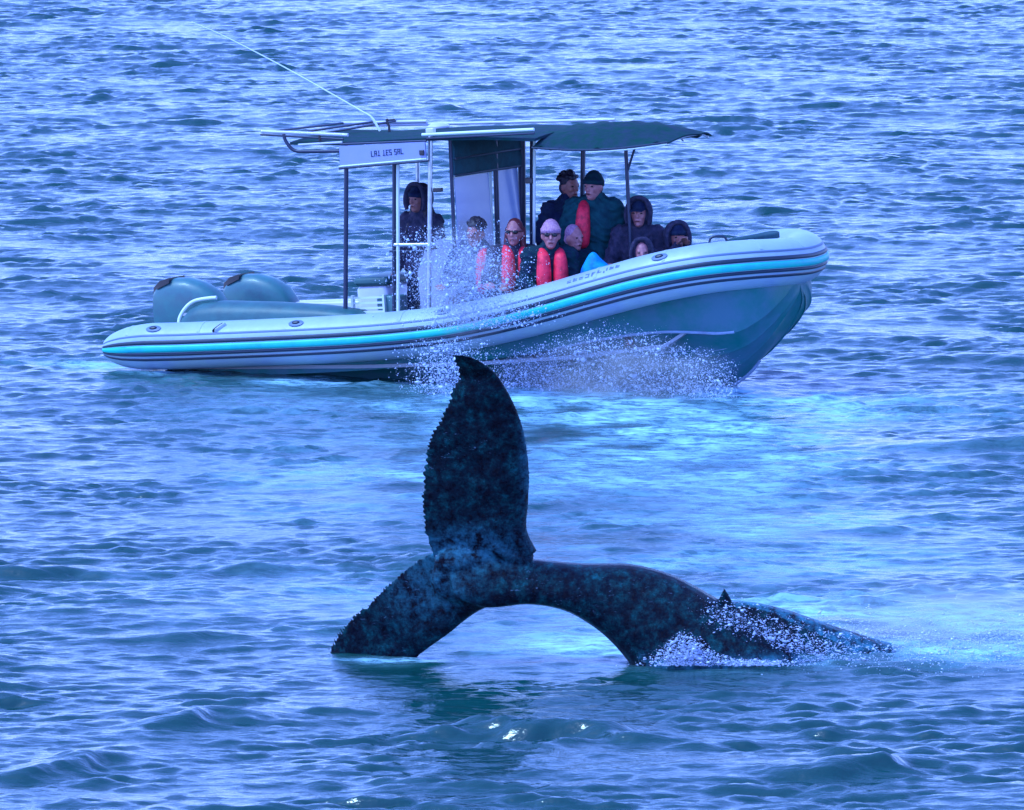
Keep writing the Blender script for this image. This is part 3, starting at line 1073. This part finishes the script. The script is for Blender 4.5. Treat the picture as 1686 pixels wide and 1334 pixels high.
# front enclosure: rolled canvas above a clear screen, hung across the boat
mb = MB()
rings = []
for y in np.linspace(-.74, .9, 12):
    s_ = .012 * math.sin(y * 9)
    x0 = 3.66 + (y + .74) * .03
    rings.append([(x0 + .03 + s_, y, 2.10), (x0 + .045 + s_, y, 2.2), (x0 + .03, y, 2.285), (x0 + .05 + s_, y, 2.30), (x0 + .05, y, 2.40), (x0 + .02, y, 2.50), (x0 - .01, y, 2.50), (x0 - .01, y, 2.28), (x0, y, 2.10)])
mb.loft(rings)
fc = mb.build('rolled_canvas', M['canvas_grey'], boat, 30)
mb = MB()
mb.tube([(3.71, -.74, 2.29), (3.75, .9, 2.285)], .014, 8)
mb.build('canvas_seam', M['strake'], fc)
mb = MB()
mb.tube([(3.70, -.74, 2.095), (3.74, .9, 2.09)], .014, 8)
mb.build('canvas_seam', M['strake'], fc)
scr = MB().box(3.655, 3.665, -.70, .17, 1.15, 2.085).build('clear_screen', M['screen'], boat, 0)
MB().box(3.655, 3.667, -.72, .18, 2.07, 2.09).build('screen_hem', M['antenna'], scr, 0)
scr2 = MB().box(3.685, 3.695, .32, .86, 1.15, 2.085).build('clear_screen', M['screen'], boat, 0)

# bimini in front, bowed and tapering
mb = MB()
rings = []
for k in range(15):
    t = k / 14
    x = 4.80 + 1.50 * t
    hw = .98 - .38 * t ** 1.5
    zc = 2.50 + .07 * math.sin(t * math.pi * .8) - .17 * t ** 2
    ze = 2.40 - .05 * math.sin(t * math.pi) - .02 * t
    ring = []
    for j in range(13):
        u = -1 + j / 6
        ring.append((x + .12 * (1 - abs(u)) * t, hw * u, ze + (zc + .06 - ze) * (1 - abs(u) ** 2.2) + .009 * math.sin(k * 2.1 + j) + (.012 if k % 2 else -.004)))
    for j in range(13):
        u = 1 - j / 6
        ring.append((x + .12 * (1 - abs(u)) * t, (hw - .012) * u, ze - .014 + (zc + .06 - ze) * (1 - abs(u) ** 2.2) + .009 * math.sin(k * 2.1 + 12 - j) + (.012 if k % 2 else -.004)))
    rings.append(ring)
mb.loft(rings)
bim = mb.build('front_awning', M['canvas'], boat, 50)
for t in (.02, .42, .72, .97):
    x = 4.80 + 1.50 * t
    hw = .98 - .38 * t ** 1.5
    zc = 2.50 + .07 * math.sin(t * math.pi * .8) - .17 * t ** 2
    ze = 2.40 - .05 * math.sin(t * math.pi) - .02 * t
    mb = MB()
    mb.tube([(x + .12 * (1 - abs(u)) * t, (hw - .03) * u, ze - .03 + (zc + .06 - ze) * (1 - abs(u) ** 2.2)) for u in [-1 + j / 8 for j in range(17)]], .013, 8)
    mb.build('hoop', M['white'], bim)
mb = MB()
mb.tube([(4.80 + 1.50 * t, -(.98 - .38 * t ** 1.5) - .005, 2.395 - .05 * math.sin(t * math.pi) - .02 * t) for t in [j / 12 for j in range(13)]], .012, 8)
mb.build('edge_binding', M['strake'], bim)
mb = MB()
mb.tube([(4.80 + 1.50 * t, -(.98 - .38 * t ** 1.5) - .005, 2.372 - .05 * math.sin(t * math.pi) - .02 * t) for t in [j / 12 for j in range(5, 13)]], .009, 8)
mb.build('edge_rail', M['antenna'], bim)

# whip antenna and lamp on the roof
mb = MB()
mb.tube(bez([(2.40, 0, 2.60), (2.30, 0, 2.765), (2.2, 0, 2.825), (1.3, 0, 3.335), (.47, 0, 3.765), (.05, 0, 3.95)], 5), [.015] * 8 + [.010] * 3 + [.0095 - .0005 * k for k in range(15)], 8)
an = mb.build('whip_antenna', M['antenna'], boat)
mb = MB()
mb.tube([(2.52, 0, 2.58), (2.52, 0, 2.66), (2.5, 0, 2.69), (2.5, 0, 2.74)], [.018, .014, .02, .012], 8)
mb.tube([(2.48, 0, 2.72), (2.60, 0, 2.725)], .009, 8)
mb.build('navigation_light', M['black'], boat)
mb = MB()
mb.ellipsoid((3.1, .1, 2.615), (.13, .13, .05))
mb.build('gps_dome', M['white'], boat)
for x in (3.55,):
    MB().box(x - .05, x + .05, -1.03, -.96, 2.60, 2.66, .012).build('rail_clamp', M['white'], boat)

# things lying in the boat
mb = MB()
mb.loft([[(5.18, -.98, .80), (5.18, -.62, .80), (5.62, -.62, .85), (5.66, -.98, .86)], [(5.20, -.96, .93), (5.20, -.66, .93), (5.60, -.66, .96), (5.60, -.96, .96)],
         [(5.28, -.9, 1.03), (5.27, -.72, 1.03), (5.46, -.72, 1.04), (5.47, -.9, 1.04)], [(5.34, -.84, 1.13), (5.33, -.76, 1.13), (5.40, -.76, 1.14), (5.41, -.84, 1.13)]])
bag = mb.build('folded_rain_jacket', M['azure'], None, 180)
sb_ = bag.modifiers.new('sub', 'SUBSURF')
sb_.levels = sb_.render_levels = 2
bag.matrix_world = BOAT_M @ Matrix.Translation((.02, 0, .06))
tag(bag, 'bright blue rain jacket bundled by the tube in front of dark coated standee', 'jacket')
mb = MB()
for (x, y, z, rx, ry, rz) in ((4.93, -.93, .80, .11, .08, .06), (5.03, -.95, .84, .08, .07, .045)):
    mb.ellipsoid((x, y, z), (rx, ry, rz), 12, 8)
cl = mb.build('rolled_towel', M['lilac'])
cl.matrix_world = BOAT_M
tag(cl, 'small pale towel rolled up on the tube below dark green coat', 'towel')


# ---------------------------------------------------------------- people
def capsule(mb, a, b_, ra, rb, n=12):
    """tapered limb with round ends"""
    a, b_ = Vector(a), Vector(b_)
    d = (b_ - a)
    L = d.length
    d.normalize()
    pts, rr = [], []
    for k in (80, 55, 28, 0):
        pts.append(a - d * ra * math.sin(R(k)))
        rr.append(ra * math.cos(R(k)))
    for k in (0, 28, 55, 80):
        pts.append(b_ + d * rb * math.sin(R(k)))
        rr.append(rb * math.cos(R(k)))
    mb.tube(pts, rr, n)


def hand(mb, wrist, direc, side):
    """palm, four unequal bent fingers and a thumb from the side of the palm"""
    wrist = Vector(wrist)
    d = Vector(direc).normalized()
    s_ = d.cross(Vector((0, 0, 1)))
    if s_.length < .1:
        s_ = Vector((0, 1, 0))
    s_.normalize()
    s_ *= side
    nrm = s_.cross(d).normalized()
    if nrm.z > 0:
        nrm = -nrm
    palm = wrist + d * .055
    rot = Matrix((d, s_, nrm)).transposed()
    mb.ellipsoid(palm, (.055, .042, .02), 12, 8, rot)
    for k, (off, L) in enumerate(((-.034, .062), (-.012, .075), (.012, .080), (.034, .070))):
        b0 = wrist + d * .085 + s_ * off
        b1 = b0 + d * L * .5 + nrm * .012 + s_ * off * .15
        b2 = b1 + d * L * .28 + nrm * .028
        capsule(mb, b0, b1, .0105, .0095, 8)
        capsule(mb, b1, b2, .0095, .008, 8)
    t0 = wrist + d * .03 + s_ * .032
    t1 = t0 + d * .035 + s_ * .03 + nrm * .008
    capsule(mb, t0, t1, .013, .011, 8)
    capsule(mb, t1, t1 + d * .032 + s_ * .004 + nrm * .01, .011, .009, 8)


def person(lx, ly, top, face, label, pose='stand', scale=1.1, jacket='navy', trousers='charcoal', skin='skin', hat=None, hatm='navy', hair='hair', hairlong=False,
           vest=None, shades=False, arms=None, hood=False, hoodup=False, long_coat=False, bulk=1.0, headyaw=0, lean=0.0, hunch=0.0, curly=False):
    """lx, ly: place in boat coordinates, top: height of the crown above the keel line there. face: world heading in degrees (0 = +X, -90 = towards the viewer)"""
    lz = top - scale * {'stand': 1.84, 'sit': 1.49, 'low': 1.25}[pose]
    root = empty('person', BOAT_M @ Vector((lx, ly, lz)), (0, 0, R(face)), .3)
    tag(root, label, 'person', 'people aboard the tour boat')
    if pose == 'stand':
        pel = Vector((0, 0, .93))
        knees = [(.03, -.11, .50), (.03, .11, .50)]
        feet = [(0, -.12, .08), (0, .12, .08)]
    elif pose == 'low':
        pel = Vector((-.05, 0, .34))
        knees = [(.34, -.20, .44), (.34, .20, .44)]
        feet = [(.30, -.17, .08), (.30, .17, .08)]
    else:
        pel = Vector((-.05, 0, .58))
        knees = [(.30, -.19, .60), (.30, .19, .60)]
        feet = [(.06, -.17, .08), (.06, .17, .08)]
    up = Vector((math.sin(lean), 0, math.cos(lean)))
    che = pel + up * .37
    nec = pel + up * .56 + Vector((hunch * .05, 0, -hunch * .03))
    hd = nec + up * .17 + Vector((.02 + hunch * .05, 0, -hunch * .02))
    sh = [nec + Vector((0, sg_ * .185, -.06)) for sg_ in (-1, 1)]
    if arms is None:
        arms = 'lap' if pose == 'sit' else 'down'
    el, wr = [], []
    for k, sg_ in enumerate((-1, 1)):
        if arms == 'down':
            e = sh[k] + Vector((.0, sg_ * .07, -.28))
            w_ = e + Vector((.10, -sg_ * .02, -.23))
        elif arms == 'lap':
            e = sh[k] + Vector((.06, sg_ * .07, -.26))
            w_ = e + Vector((.22, -sg_ * .08, -.06))
        elif arms == 'camera':
            e = sh[k] + Vector((.13, sg_ * .08, -.20))
            w_ = Vector((hd.x + .20, sg_ * .06, hd.z - .06))
        elif arms == 'rail':
            e = sh[k] + Vector((.08, sg_ * .10, -.25))
            w_ = e + Vector((.22, sg_ * .02, -.02))
        elif arms == 'pocket':
            e = sh[k] + Vector((-.03, sg_ * .12, -.26))
            w_ = e + Vector((.16, -sg_ * .10, -.14))
        el.append(e)
        wr.append(w_)
    hrot = Matrix.Rotation(R(headyaw), 3, 'Z') @ Matrix.Scale(1.12, 3)

    def H(x, y, z):
        return hd + hrot @ Vector((x, y, z))
    body = MB()
    body.ellipsoid(hd + Vector((0, 0, .02)), (.094, .074, .112), 18, 12, hrot)
    body.ellipsoid(H(.028, 0, -.045), (.062, .052, .07), 14, 9, hrot)
    body.ellipsoid(H(.062, 0, -.085), (.026, .028, .022), 10, 7, hrot)
    capsule(body, H(.086, 0, .03), H(.106, 0, -.012), .011, .016, 8)
    capsule(body, H(.078, -.035, .032), H(.078, .035, .032), .016, .016, 8)
    for sg_ in (-1, 1):
        body.ellipsoid(H(-.005, sg_ * .077, -.0), (.02, .012, .032), 8, 6, hrot)
        body.ellipsoid(H(.06, sg_ * .034, -.015), (.022, .022, .02), 8, 6, hrot)
    capsule(body, H(.085, -.02, -.05), H(.085, .02, -.05), .010, .010, 8)
    capsule(body, nec - up * .04, hd - Vector((0.01, 0, .04)), .058, .052)
    body.ellipsoid(che - up * .08, (.10, .15, .22))
    body.ellipsoid(pel, (.11, .15, .13))
    capsule(body, sh[0], sh[1], .055, .055)
    for k, sg_ in enumerate((-1, 1)):
        capsule(body, sh[k], el[k], .045, .032)
        capsule(body, el[k], wr[k], .036, .026)
        hand(body, wr[k], wr[k] - el[k], -sg_)
        capsule(body, pel + Vector((0, sg_ * .09, -.03)), knees[k], .075, .052)
        capsule(body, knees[k], feet[k], .052, .036)
        capsule(body, feet[k], Vector(feet[k]) + Vector((.14, 0, -.035)), .04, .03)
    bo = body.build('body', M[skin], root, 180)
    remesh(bo, .0095, 1, .35)
    # face details
    for sg_ in (-1, 1):
        ey = MB().ellipsoid(H(.083, sg_ * .031, .018), (.008, .014, .008), 8, 6, hrot).build('eye', M['lens'], bo, 180)
    MB().ellipsoid(H(.094, 0, -.052), (.006, .024, .006), 8, 5, hrot).build('mouth', M['hair_brown'], bo, 180)
    # jacket
    jk = MB()
    jk.ellipsoid(che - up * .06, (.15 * bulk, .20 * bulk, .27), 20, 12)
    jk.ellipsoid(pel + up * .03, (.155 * bulk, .19 * bulk, .16), 20, 12)
    capsule(jk, sh[0], sh[1], .085 * bulk, .085 * bulk)
    capsule(jk, nec - up * .06, nec + up * .07 + Vector((.01, 0, 0)), .11, .092)
    for k, sg_ in enumerate((-1, 1)):
        capsule(jk, sh[k], el[k], .075 * bulk, .062 * bulk)
        capsule(jk, el[k], wr[k], .062 * bulk, .045)
        mid = (sh[k] + el[k]) / 2
        jk.ellipsoid(mid + Vector((0, sg_ * .012, -.04)), (.07 * bulk, .062 * bulk, .05))
    if long_coat:
        jk.tube([pel + up * .05, pel - up * .18, pel - up * .40], [.18 * bulk, .215 * bulk, .235 * bulk], 20)
    if hood:
        jk.tube(bez([nec + Vector((-.05, -.12, .03)), nec + Vector((-.12, 0, .06)), nec + Vector((-.05, .12, .03))], 4), [.03, .035, .045, .05, .055, .05, .045, .035, .03], 10)
        jk.ellipsoid(nec + Vector((-.09, 0, .03)), (.07, .11, .075))
    jo = jk.build('jacket', M[jacket], root, 180)
    remesh(jo, .014, 2, .5)
    crumple(jo, .011, lx * 3.1 + ly)
    tr_ = MB()
    tr_.ellipsoid(pel, (.135, .165, .13))
    for k, sg_ in enumerate((-1, 1)):
        capsule(tr_, pel + Vector((0, sg_ * .09, -.03)), knees[k], .095, .072)
        capsule(tr_, knees[k], Vector(feet[k]) + Vector((0, 0, .05)), .072, .058)
    crumple(remesh(tr_.build('trousers', M[trousers], root, 180), .018, 2, .5), .008, ly)
    for k in (0, 1):
        bt = MB()
        capsule(bt, Vector(feet[k]) + Vector((-.03, 0, -.02)), Vector(feet[k]) + Vector((.16, 0, -.035)), .055, .032)
        capsule(bt, feet[k], Vector(feet[k]) + Vector((0, 0, .08)), .055, .055)
        bt.build('boot', M['black'], root, 60)
    if vest:
        # two inflatable chest lobes and a collar, as on a gas lifejacket; or a full foam vest
        for sg_ in (-1, 1):
            if vest == 'right' and sg_ > 0 or vest == 'left' and sg_ < 0:
                continue
            v_ = MB()
            v_.tube(bez([nec + Vector((-.02, sg_ * .095, .015)), nec + Vector((.10 * bulk, sg_ * .085, -.05)), che + Vector((.15 * bulk, sg_ * .085, .03)), che + Vector((.165 * bulk, sg_ * .085, -.14)), che + Vector((.155 * bulk, sg_ * .08, -.26))], 4),
                    [.036, .042, .05, .056, .06, .064, .066, .068, .07, .074, .075, .076, .074, .07, .064, .05, .03], 12)
            lobe = v_.build('lifejacket_lobe', M['red'], root, 60)
        if vest in ('both', 'full'):
            v_ = MB()
            v_.tube(bez([nec + Vector((-.02, -.095, .015)), nec + Vector((-.085, 0, .02)), nec + Vector((-.02, .095, .015))], 5), .03, 12)
            v_.build('lifejacket_collar', M['red'], root, 60)
            v_ = MB()
            v_.tube([che + Vector((.155 * bulk * math.cos(R(a)), .205 * bulk * math.sin(R(a)), -.17)) for a in range(0, 361, 20)], .013, 6)
            v_.build('waist_strap', M['black'], root, 60)
    # hair and hat
    if hat == 'beanie':
        b2 = MB()
        rings_ = []
        for a, rr in ((-6, 1.05), (14, 1.12), (18, 1.04), (40, 1.0), (62, .98), (80, .96), (88, .95)):
            ring = []
            for k in range(22):
                t = 2 * math.pi * k / 22
                ring.append(H(-.006 + .104 * rr * math.cos(R(a)) * math.cos(t), .086 * rr * math.cos(R(a)) * math.sin(t), .032 + .130 * rr * math.sin(R(max(a, 0))) + (a < 0) * -.008 + (.012 if math.cos(t) > 0 else -.02) * (a < 16) * abs(math.cos(t))))
            rings_.append(ring)
        b2.loft(rings_)
        b2.build('beanie', M[hatm], root, 180)
    if hat == 'cap':
        b2 = MB()
        rings_ = []
        for a in (0, 20, 42, 64, 84):
            rings_.append([H(-.004 + .102 * math.cos(R(a)) * math.cos(t), .083 * math.cos(R(a)) * math.sin(t), .048 + .092 * math.sin(R(a))) for t in [2 * math.pi * k / 22 for k in range(22)]])
        b2.loft(rings_)
        cp = b2.build('cap', M[hatm], root, 180)
        b2 = MB()
        b2.loft([[H(.07, y, .05 + dz) for y, dz in ((-.07, 0), (0, .008), (.07, 0), (.07, .008), (0, .018), (-.07, .008))],
                 [H(.165, y, .035 + dz) for y, dz in ((-.05, 0), (0, .006), (.05, 0), (.05, .008), (0, .014), (-.05, .008))]])
        b2.build('peak', M[hatm], cp, 30)
    if hoodup:
        b2 = MB()
        b2.ellipsoid(H(-.05, 0, .02), (.115, .115, .145), 18, 12, hrot)
        b2.tube(bez([H(.045, -.10, -.09), H(.055, -.112, .02), H(.05, -.07, .13), H(.05, 0, .158), H(.05, .07, .13), H(.055, .112, .02), H(.045, .10, -.09)], 3), .026, 8)
        capsule(b2, H(-.06, 0, -.05), nec + Vector((-.05, 0, 0)), .10, .12)
        remesh(b2.build('hood', M[jacket], root, 180), .014, 2, .5)
    if hair:
        b2 = MB()
        if not hat:
            b2.ellipsoid(H(-.018, 0, .055), (.098, .086, .098), 16, 10)
            if curly:
                rg_ = random.Random(len(label))
                for k in range(34):
                    a, b3 = rg_.uniform(0, 6.28), rg_.uniform(.1, 1.4)
                    b2.ellipsoid(H(-.02 + .1 * math.cos(a) * math.cos(b3), .088 * math.sin(a) * math.cos(b3), .055 + .10 * math.sin(b3)), (.024, .024, .02), 7, 5)
        b2.ellipsoid(H(-.035, 0, .0), (.078, .084, .085), 14, 9)
        if hairlong:
            for sg_ in (-1, 1):
                capsule(b2, H(-.03, sg_ * .062, .03), H(-.01, sg_ * .088, -.17), .04, .03)
                capsule(b2, H(-.01, sg_ * .085, -.15), H(.05, sg_ * .10, -.30), .034, .018)
            capsule(b2, H(-.06, 0, 0), H(-.08, 0, -.22), .07, .06)
        ho = b2.build('hair', M[hair], root, 180)
        remesh(ho, .011, 1, .4)
        # keep the face clear
        me = ho.data
    if shades:
        b2 = MB()
        for sg_ in (-1, 1):
            b2.ellipsoid(H(.098, sg_ * .034, .02), (.010, .030, .020), 10, 7)
        b2.tube([H(.098, -.02, .028), H(.105, 0, .03), H(.098, .02, .028)], .005, 6)
        for sg_ in (-1, 1):
            b2.tube([H(.09, sg_ * .06, .028), H(.05, sg_ * .078, .028), H(-.01, sg_ * .082, .02)], .005, 6)
        b2.build('sunglasses', M['lens'], root, 60)
    root.scale = (scale,) * 3
    return root


person(2.78, -.02, 2.03, -128, 'person standing at the helm behind the rail, dark beanie over long dark hair', scale=1.1, jacket='charcoal', trousers='navy', skin='skin2', hat='beanie', hatm='navy',
       hairlong=True, arms='down', hoodup=True, bulk=1.15, hunch=.6)
person(3.74, -.60, 1.66, -95, 'seated person with short dark hair behind spray, leftmost in front of the screen', 'sit', 1.12, 'greycloth', skin='skin2', curly=True, arms='rail', hood=True, vest='left', bulk=1.25, hunch=.7, headyaw=-18)
person(4.20, -.55, 1.64, -80, 'seated person in dark sunglasses with auburn hair and red lifejacket behind spray', 'sit', 1.10, 'charcoal', skin='skin', hair='hair_brown', hairlong=True, shades=True, vest='full', arms='rail', bulk=1.25, headyaw=-25, hunch=.5)
person(4.68, -.62, 1.63, -82, 'seated person in a lilac woolly hat with dark sunglasses and red lifejacket stripes', 'sit', 1.13, 'dgreen', skin='skin', hat='beanie', hatm='lilac', hair='lilac', shades=True, vest='both', arms='lap', bulk=1.4, hunch=.9, headyaw=-8)
person(4.76, -.20, 1.54, -70, 'bareheaded seated person half hidden behind the lilac hat', 'sit', 1.06, 'dgreen', skin='skin', hair='lilac', arms='lap', bulk=1.3, hunch=.8, headyaw=20)
person(4.42, .42, 2.06, -85, 'tall standing person with short dark curls in dark jacket, left of the pair', 'stand', 1.13, 'navy', 'navy', 'skin2', curly=True, arms='pocket', bulk=1.3, hood=True, headyaw=35, lean=.04)
person(4.84, .22, 2.10, -98, 'standing person in dark beanie and bulky green coat with red lifejacket strap', 'stand', 1.14, 'teal', 'navy', 'skin', hat='beanie', hatm='dgreen', arms='pocket', vest='right', long_coat=True, bulk=1.5, hood=True, headyaw=-22, hunch=.6)
person(5.42, .20, 1.78, -88, 'person in a dark peaked cap leaning on the support post near the bow', 'sit', 1.12, 'charcoal', skin='skin', hat='cap', hatm='navy', arms='rail', hoodup=True, bulk=1.35, hunch=.8, headyaw=-14)
person(5.74, -.42, 1.30, -85, 'small pink faced person crouching low between the two bow passengers', 'low', 1.0, 'charcoal', skin='skin', arms='lap', hoodup=True)
person(5.88, .18, 1.50, -75, 'person in round dark beanie seated foremost by the bow', 'low', 1.08, 'charcoal', skin='skin2', hat='beanie', hatm='navy', arms='camera', bulk=1.3, hunch=1, hoodup=True)


# ---------------------------------------------------------------- spray: clouds of drops
def drops(name, pts, rad, label, cat, stretch=None):
    n = len(pts)
    rad = np.where(rng.random(n) < .86, rad * .55, rad * 1.15)
    o8 = np.array([(1, 0, 0), (-1, 0, 0), (0, 1, 0), (0, -1, 0), (0, 0, 1), (0, 0, -1)], np.float32)
    f8 = np.array([(0, 2, 4), (2, 1, 4), (1, 3, 4), (3, 0, 4), (2, 0, 5), (1, 2, 5), (3, 1, 5), (0, 3, 5)], np.int32)
    sc = rad[:, None] * (1 + .5 * rng.random((n, 3))) if stretch is None else rad[:, None] * np.array(stretch) * (1 + .6 * rng.random((n, 3)))
    jit = 1 + .35 * rng.normal(size=(n, 6, 1)).clip(-1, 1)
    a = rng.uniform(-.7, .7, n)
    V = o8[None] * sc[:, None, :] * jit
    ca, sa = np.cos(a)[:, None], np.sin(a)[:, None]
    x, z = V[..., 0] * ca - V[..., 2] * sa, V[..., 0] * sa + V[..., 2] * ca
    V = np.stack([x, V[..., 1], z], -1) + pts[:, None, :]
    Fc = (f8[None] + (np.arange(n) * 6)[:, None, None]).reshape(-1, 3)
    me = bpy.data.meshes.new(name)
    V = V.reshape(-1, 3).astype(np.float32)
    me.vertices.add(len(V))
    me.vertices.foreach_set('co', V.ravel())
    me.loops.add(Fc.size)
    me.loops.foreach_set('vertex_index', Fc.ravel())
    me.polygons.add(len(Fc))
    me.polygons.foreach_set('loop_start', (np.arange(len(Fc)) * 3).astype(np.int32))
    me.update(calc_edges=True)
    me.shade_smooth()
    me.materials.append(M['foam'])
    o = bpy.data.objects.new(name, me)
    COL.objects.link(o)
    tag(o, label, cat, kind='stuff')
    return o


def to_world(L):
    m = np.array(BOAT_M)
    return L @ m[:3, :3].T + m[:3, 3]


# bow wave spray thrown up along the starboard side of the hull
n = 34000
u = rng.beta(1.1, 1.15, n)
x = 4.3 + 2.9 * u
hmax = .30 + .38 * np.exp(-((u - .55) / .4) ** 2)
z = -.40 - (x - 4.3) * .07 + hmax * rng.beta(.9, 1.5, n) * 1.35 + .05 * rng.normal(size=n)
y = -1.15 - .5 * rng.random(n) + .25 * (z < .1)
drops('bow_spray', to_world(np.stack([x, y, z], -1)), rng.lognormal(-5.75, .6, n), 'white spray thrown up beside the hull under the turquoise stripe', 'spray')
# the whale's blow, drifting in front of the helm
n = 22000
x = 4.42 + .36 * rng.normal(size=n)
z = .45 + 1.2 * rng.beta(1.2, 1.9, n)
x = x - .30 * (z - .6)
y = -1.75 - .4 * rng.random(n)
k = z > .42
drops('whale_blow_mist', to_world(np.stack([x, y, z], -1)[k]), rng.lognormal(-5.7, .6, n)[k], 'speckled misty spray hanging before the helm and seated passengers', 'mist')
# little fountain just behind the fluke tip
n = 8000
x = 4.15 + .24 * rng.normal(size=n)
z = -.35 + .72 * rng.beta(1.2, 1.5, n)
y = -2.0 - .3 * rng.random(n)
drops('splash', to_world(np.stack([x, y, z], -1)), rng.lognormal(-5.65, .6, n), 'white splash rising beyond the fluke tip against the hull', 'splash')
# drops running off the whale's back and beyond
n = 9000
t = rng.random(n)
x = 1.75 + 1.2 * t + .10 * rng.normal(size=n)
z = .42 - .42 * t + .09 * rng.normal(size=n)
y = 75.88 + .1 * rng.random(n) + .25 * t
p1 = np.stack([x, y, np.maximum(z, .02)], -1)
n2 = 6000
x2 = np.where(rng.random(n2) < .6, rng.normal(1.5, .12, n2), rng.normal(1.95, .3, n2))
p2 = np.stack([x2, 75.72 + .12 * rng.random(n2), .02 + (.26 * np.exp(-((x2 - 1.5) / .25) ** 2) + .06) * rng.beta(1, 2.0, n2)], -1)
sel = rng.random(n) < .45
pts = np.concatenate([p1[sel], p2])
drops('whale_splash', pts, rng.lognormal(-5.85, .6, len(pts)), 'white droplets streaming off the whale back at the waterline', 'splash', (1.6, 1, .8))
n = 12000
p3 = np.stack([4.0 + .95 * rng.normal(size=n), 77.0 + .7 * rng.normal(size=n), .02 + .32 * rng.beta(1, 3, n)], -1)
drops('trailing_spray', p3, rng.lognormal(-5.7, .5, n), 'scattered spray falling on the milky water right of the whale', 'spray', (1.5, 1, .8))


# ---------------------------------------------------------------- fine mist between the drops
def mist(name, loc, rad, dens, label, cat, mtx=None, seed=0.0):
    m = bpy.data.materials.new(name)
    m.use_nodes = True
    n_, l_ = m.node_tree.nodes, m.node_tree.links
    n_.clear()
    out = n_.new('ShaderNodeOutputMaterial')
    vol = n_.new('ShaderNodeVolumePrincipled')
    vol.inputs['Color'].default_value = (.86, .93, 1, 1)
    tc = n_.new('ShaderNodeTexCoord')
    ln = n_.new('ShaderNodeVectorMath')
    ln.operation = 'LENGTH'
    l_.new(tc.outputs['Object'], ln.inputs[0])
    fall = n_.new('ShaderNodeMapRange')
    fall.interpolation_type = 'SMOOTHSTEP'
    fall.inputs['From Min'].default_value = 1.0
    fall.inputs['From Max'].default_value = .25
    l_.new(ln.outputs['Value'], fall.inputs['Value'])
    nz = n_.new('ShaderNodeTexNoise')
    nz.inputs['Scale'].default_value = 2.6
    nz.inputs['Detail'].default_value = 4
    nz.inputs['Distortion'].default_value = .6 + seed
    l_.new(tc.outputs['Object'], nz.inputs['Vector'])
    nr = n_.new('ShaderNodeMapRange')
    nr.inputs['From Min'].default_value = .38
    nr.inputs['From Max'].default_value = .68
    l_.new(nz.outputs['Fac'], nr.inputs['Value'])
    a = n_.new('ShaderNodeMath')
    a.operation = 'MULTIPLY'
    l_.new(fall.outputs[0], a.inputs[0])
    l_.new(nr.outputs[0], a.inputs[1])
    b = n_.new('ShaderNodeMath')
    b.operation = 'MULTIPLY'
    b.inputs[1].default_value = dens
    l_.new(a.outputs[0], b.inputs[0])
    l_.new(b.outputs[0], vol.inputs['Density'])
    l_.new(vol.outputs[0], out.inputs['Volume'])
    o = MB().ellipsoid((0, 0, 0), (1, 1, 1), 20, 12).build(name, m, None, 180)
    o.matrix_world = (mtx or Matrix()) @ Matrix.Translation(loc) @ Matrix.Diagonal((*rad, 1))
    tag(o, label, cat, kind='stuff')
    return o


mist('spray_mist', (5.9, -1.55, -.15), (1.7, .42, .55), 2.4, 'thin mist drifting along the hull below the bow', 'mist', BOAT_M)
mist('blow_mist', (4.35, -1.95, .95), (.75, .4, .85), 2.2, 'thin mist of the blow in front of the helm', 'mist', BOAT_M, .3)
mist('trailing_mist', (3.9, 77.2, .25), (1.6, .8, .42), 1.8, 'pale mist low over the water behind the whale back', 'mist', None, .5)
C.cycles.volume_step_rate = 2
C.cycles.volume_max_steps = 64
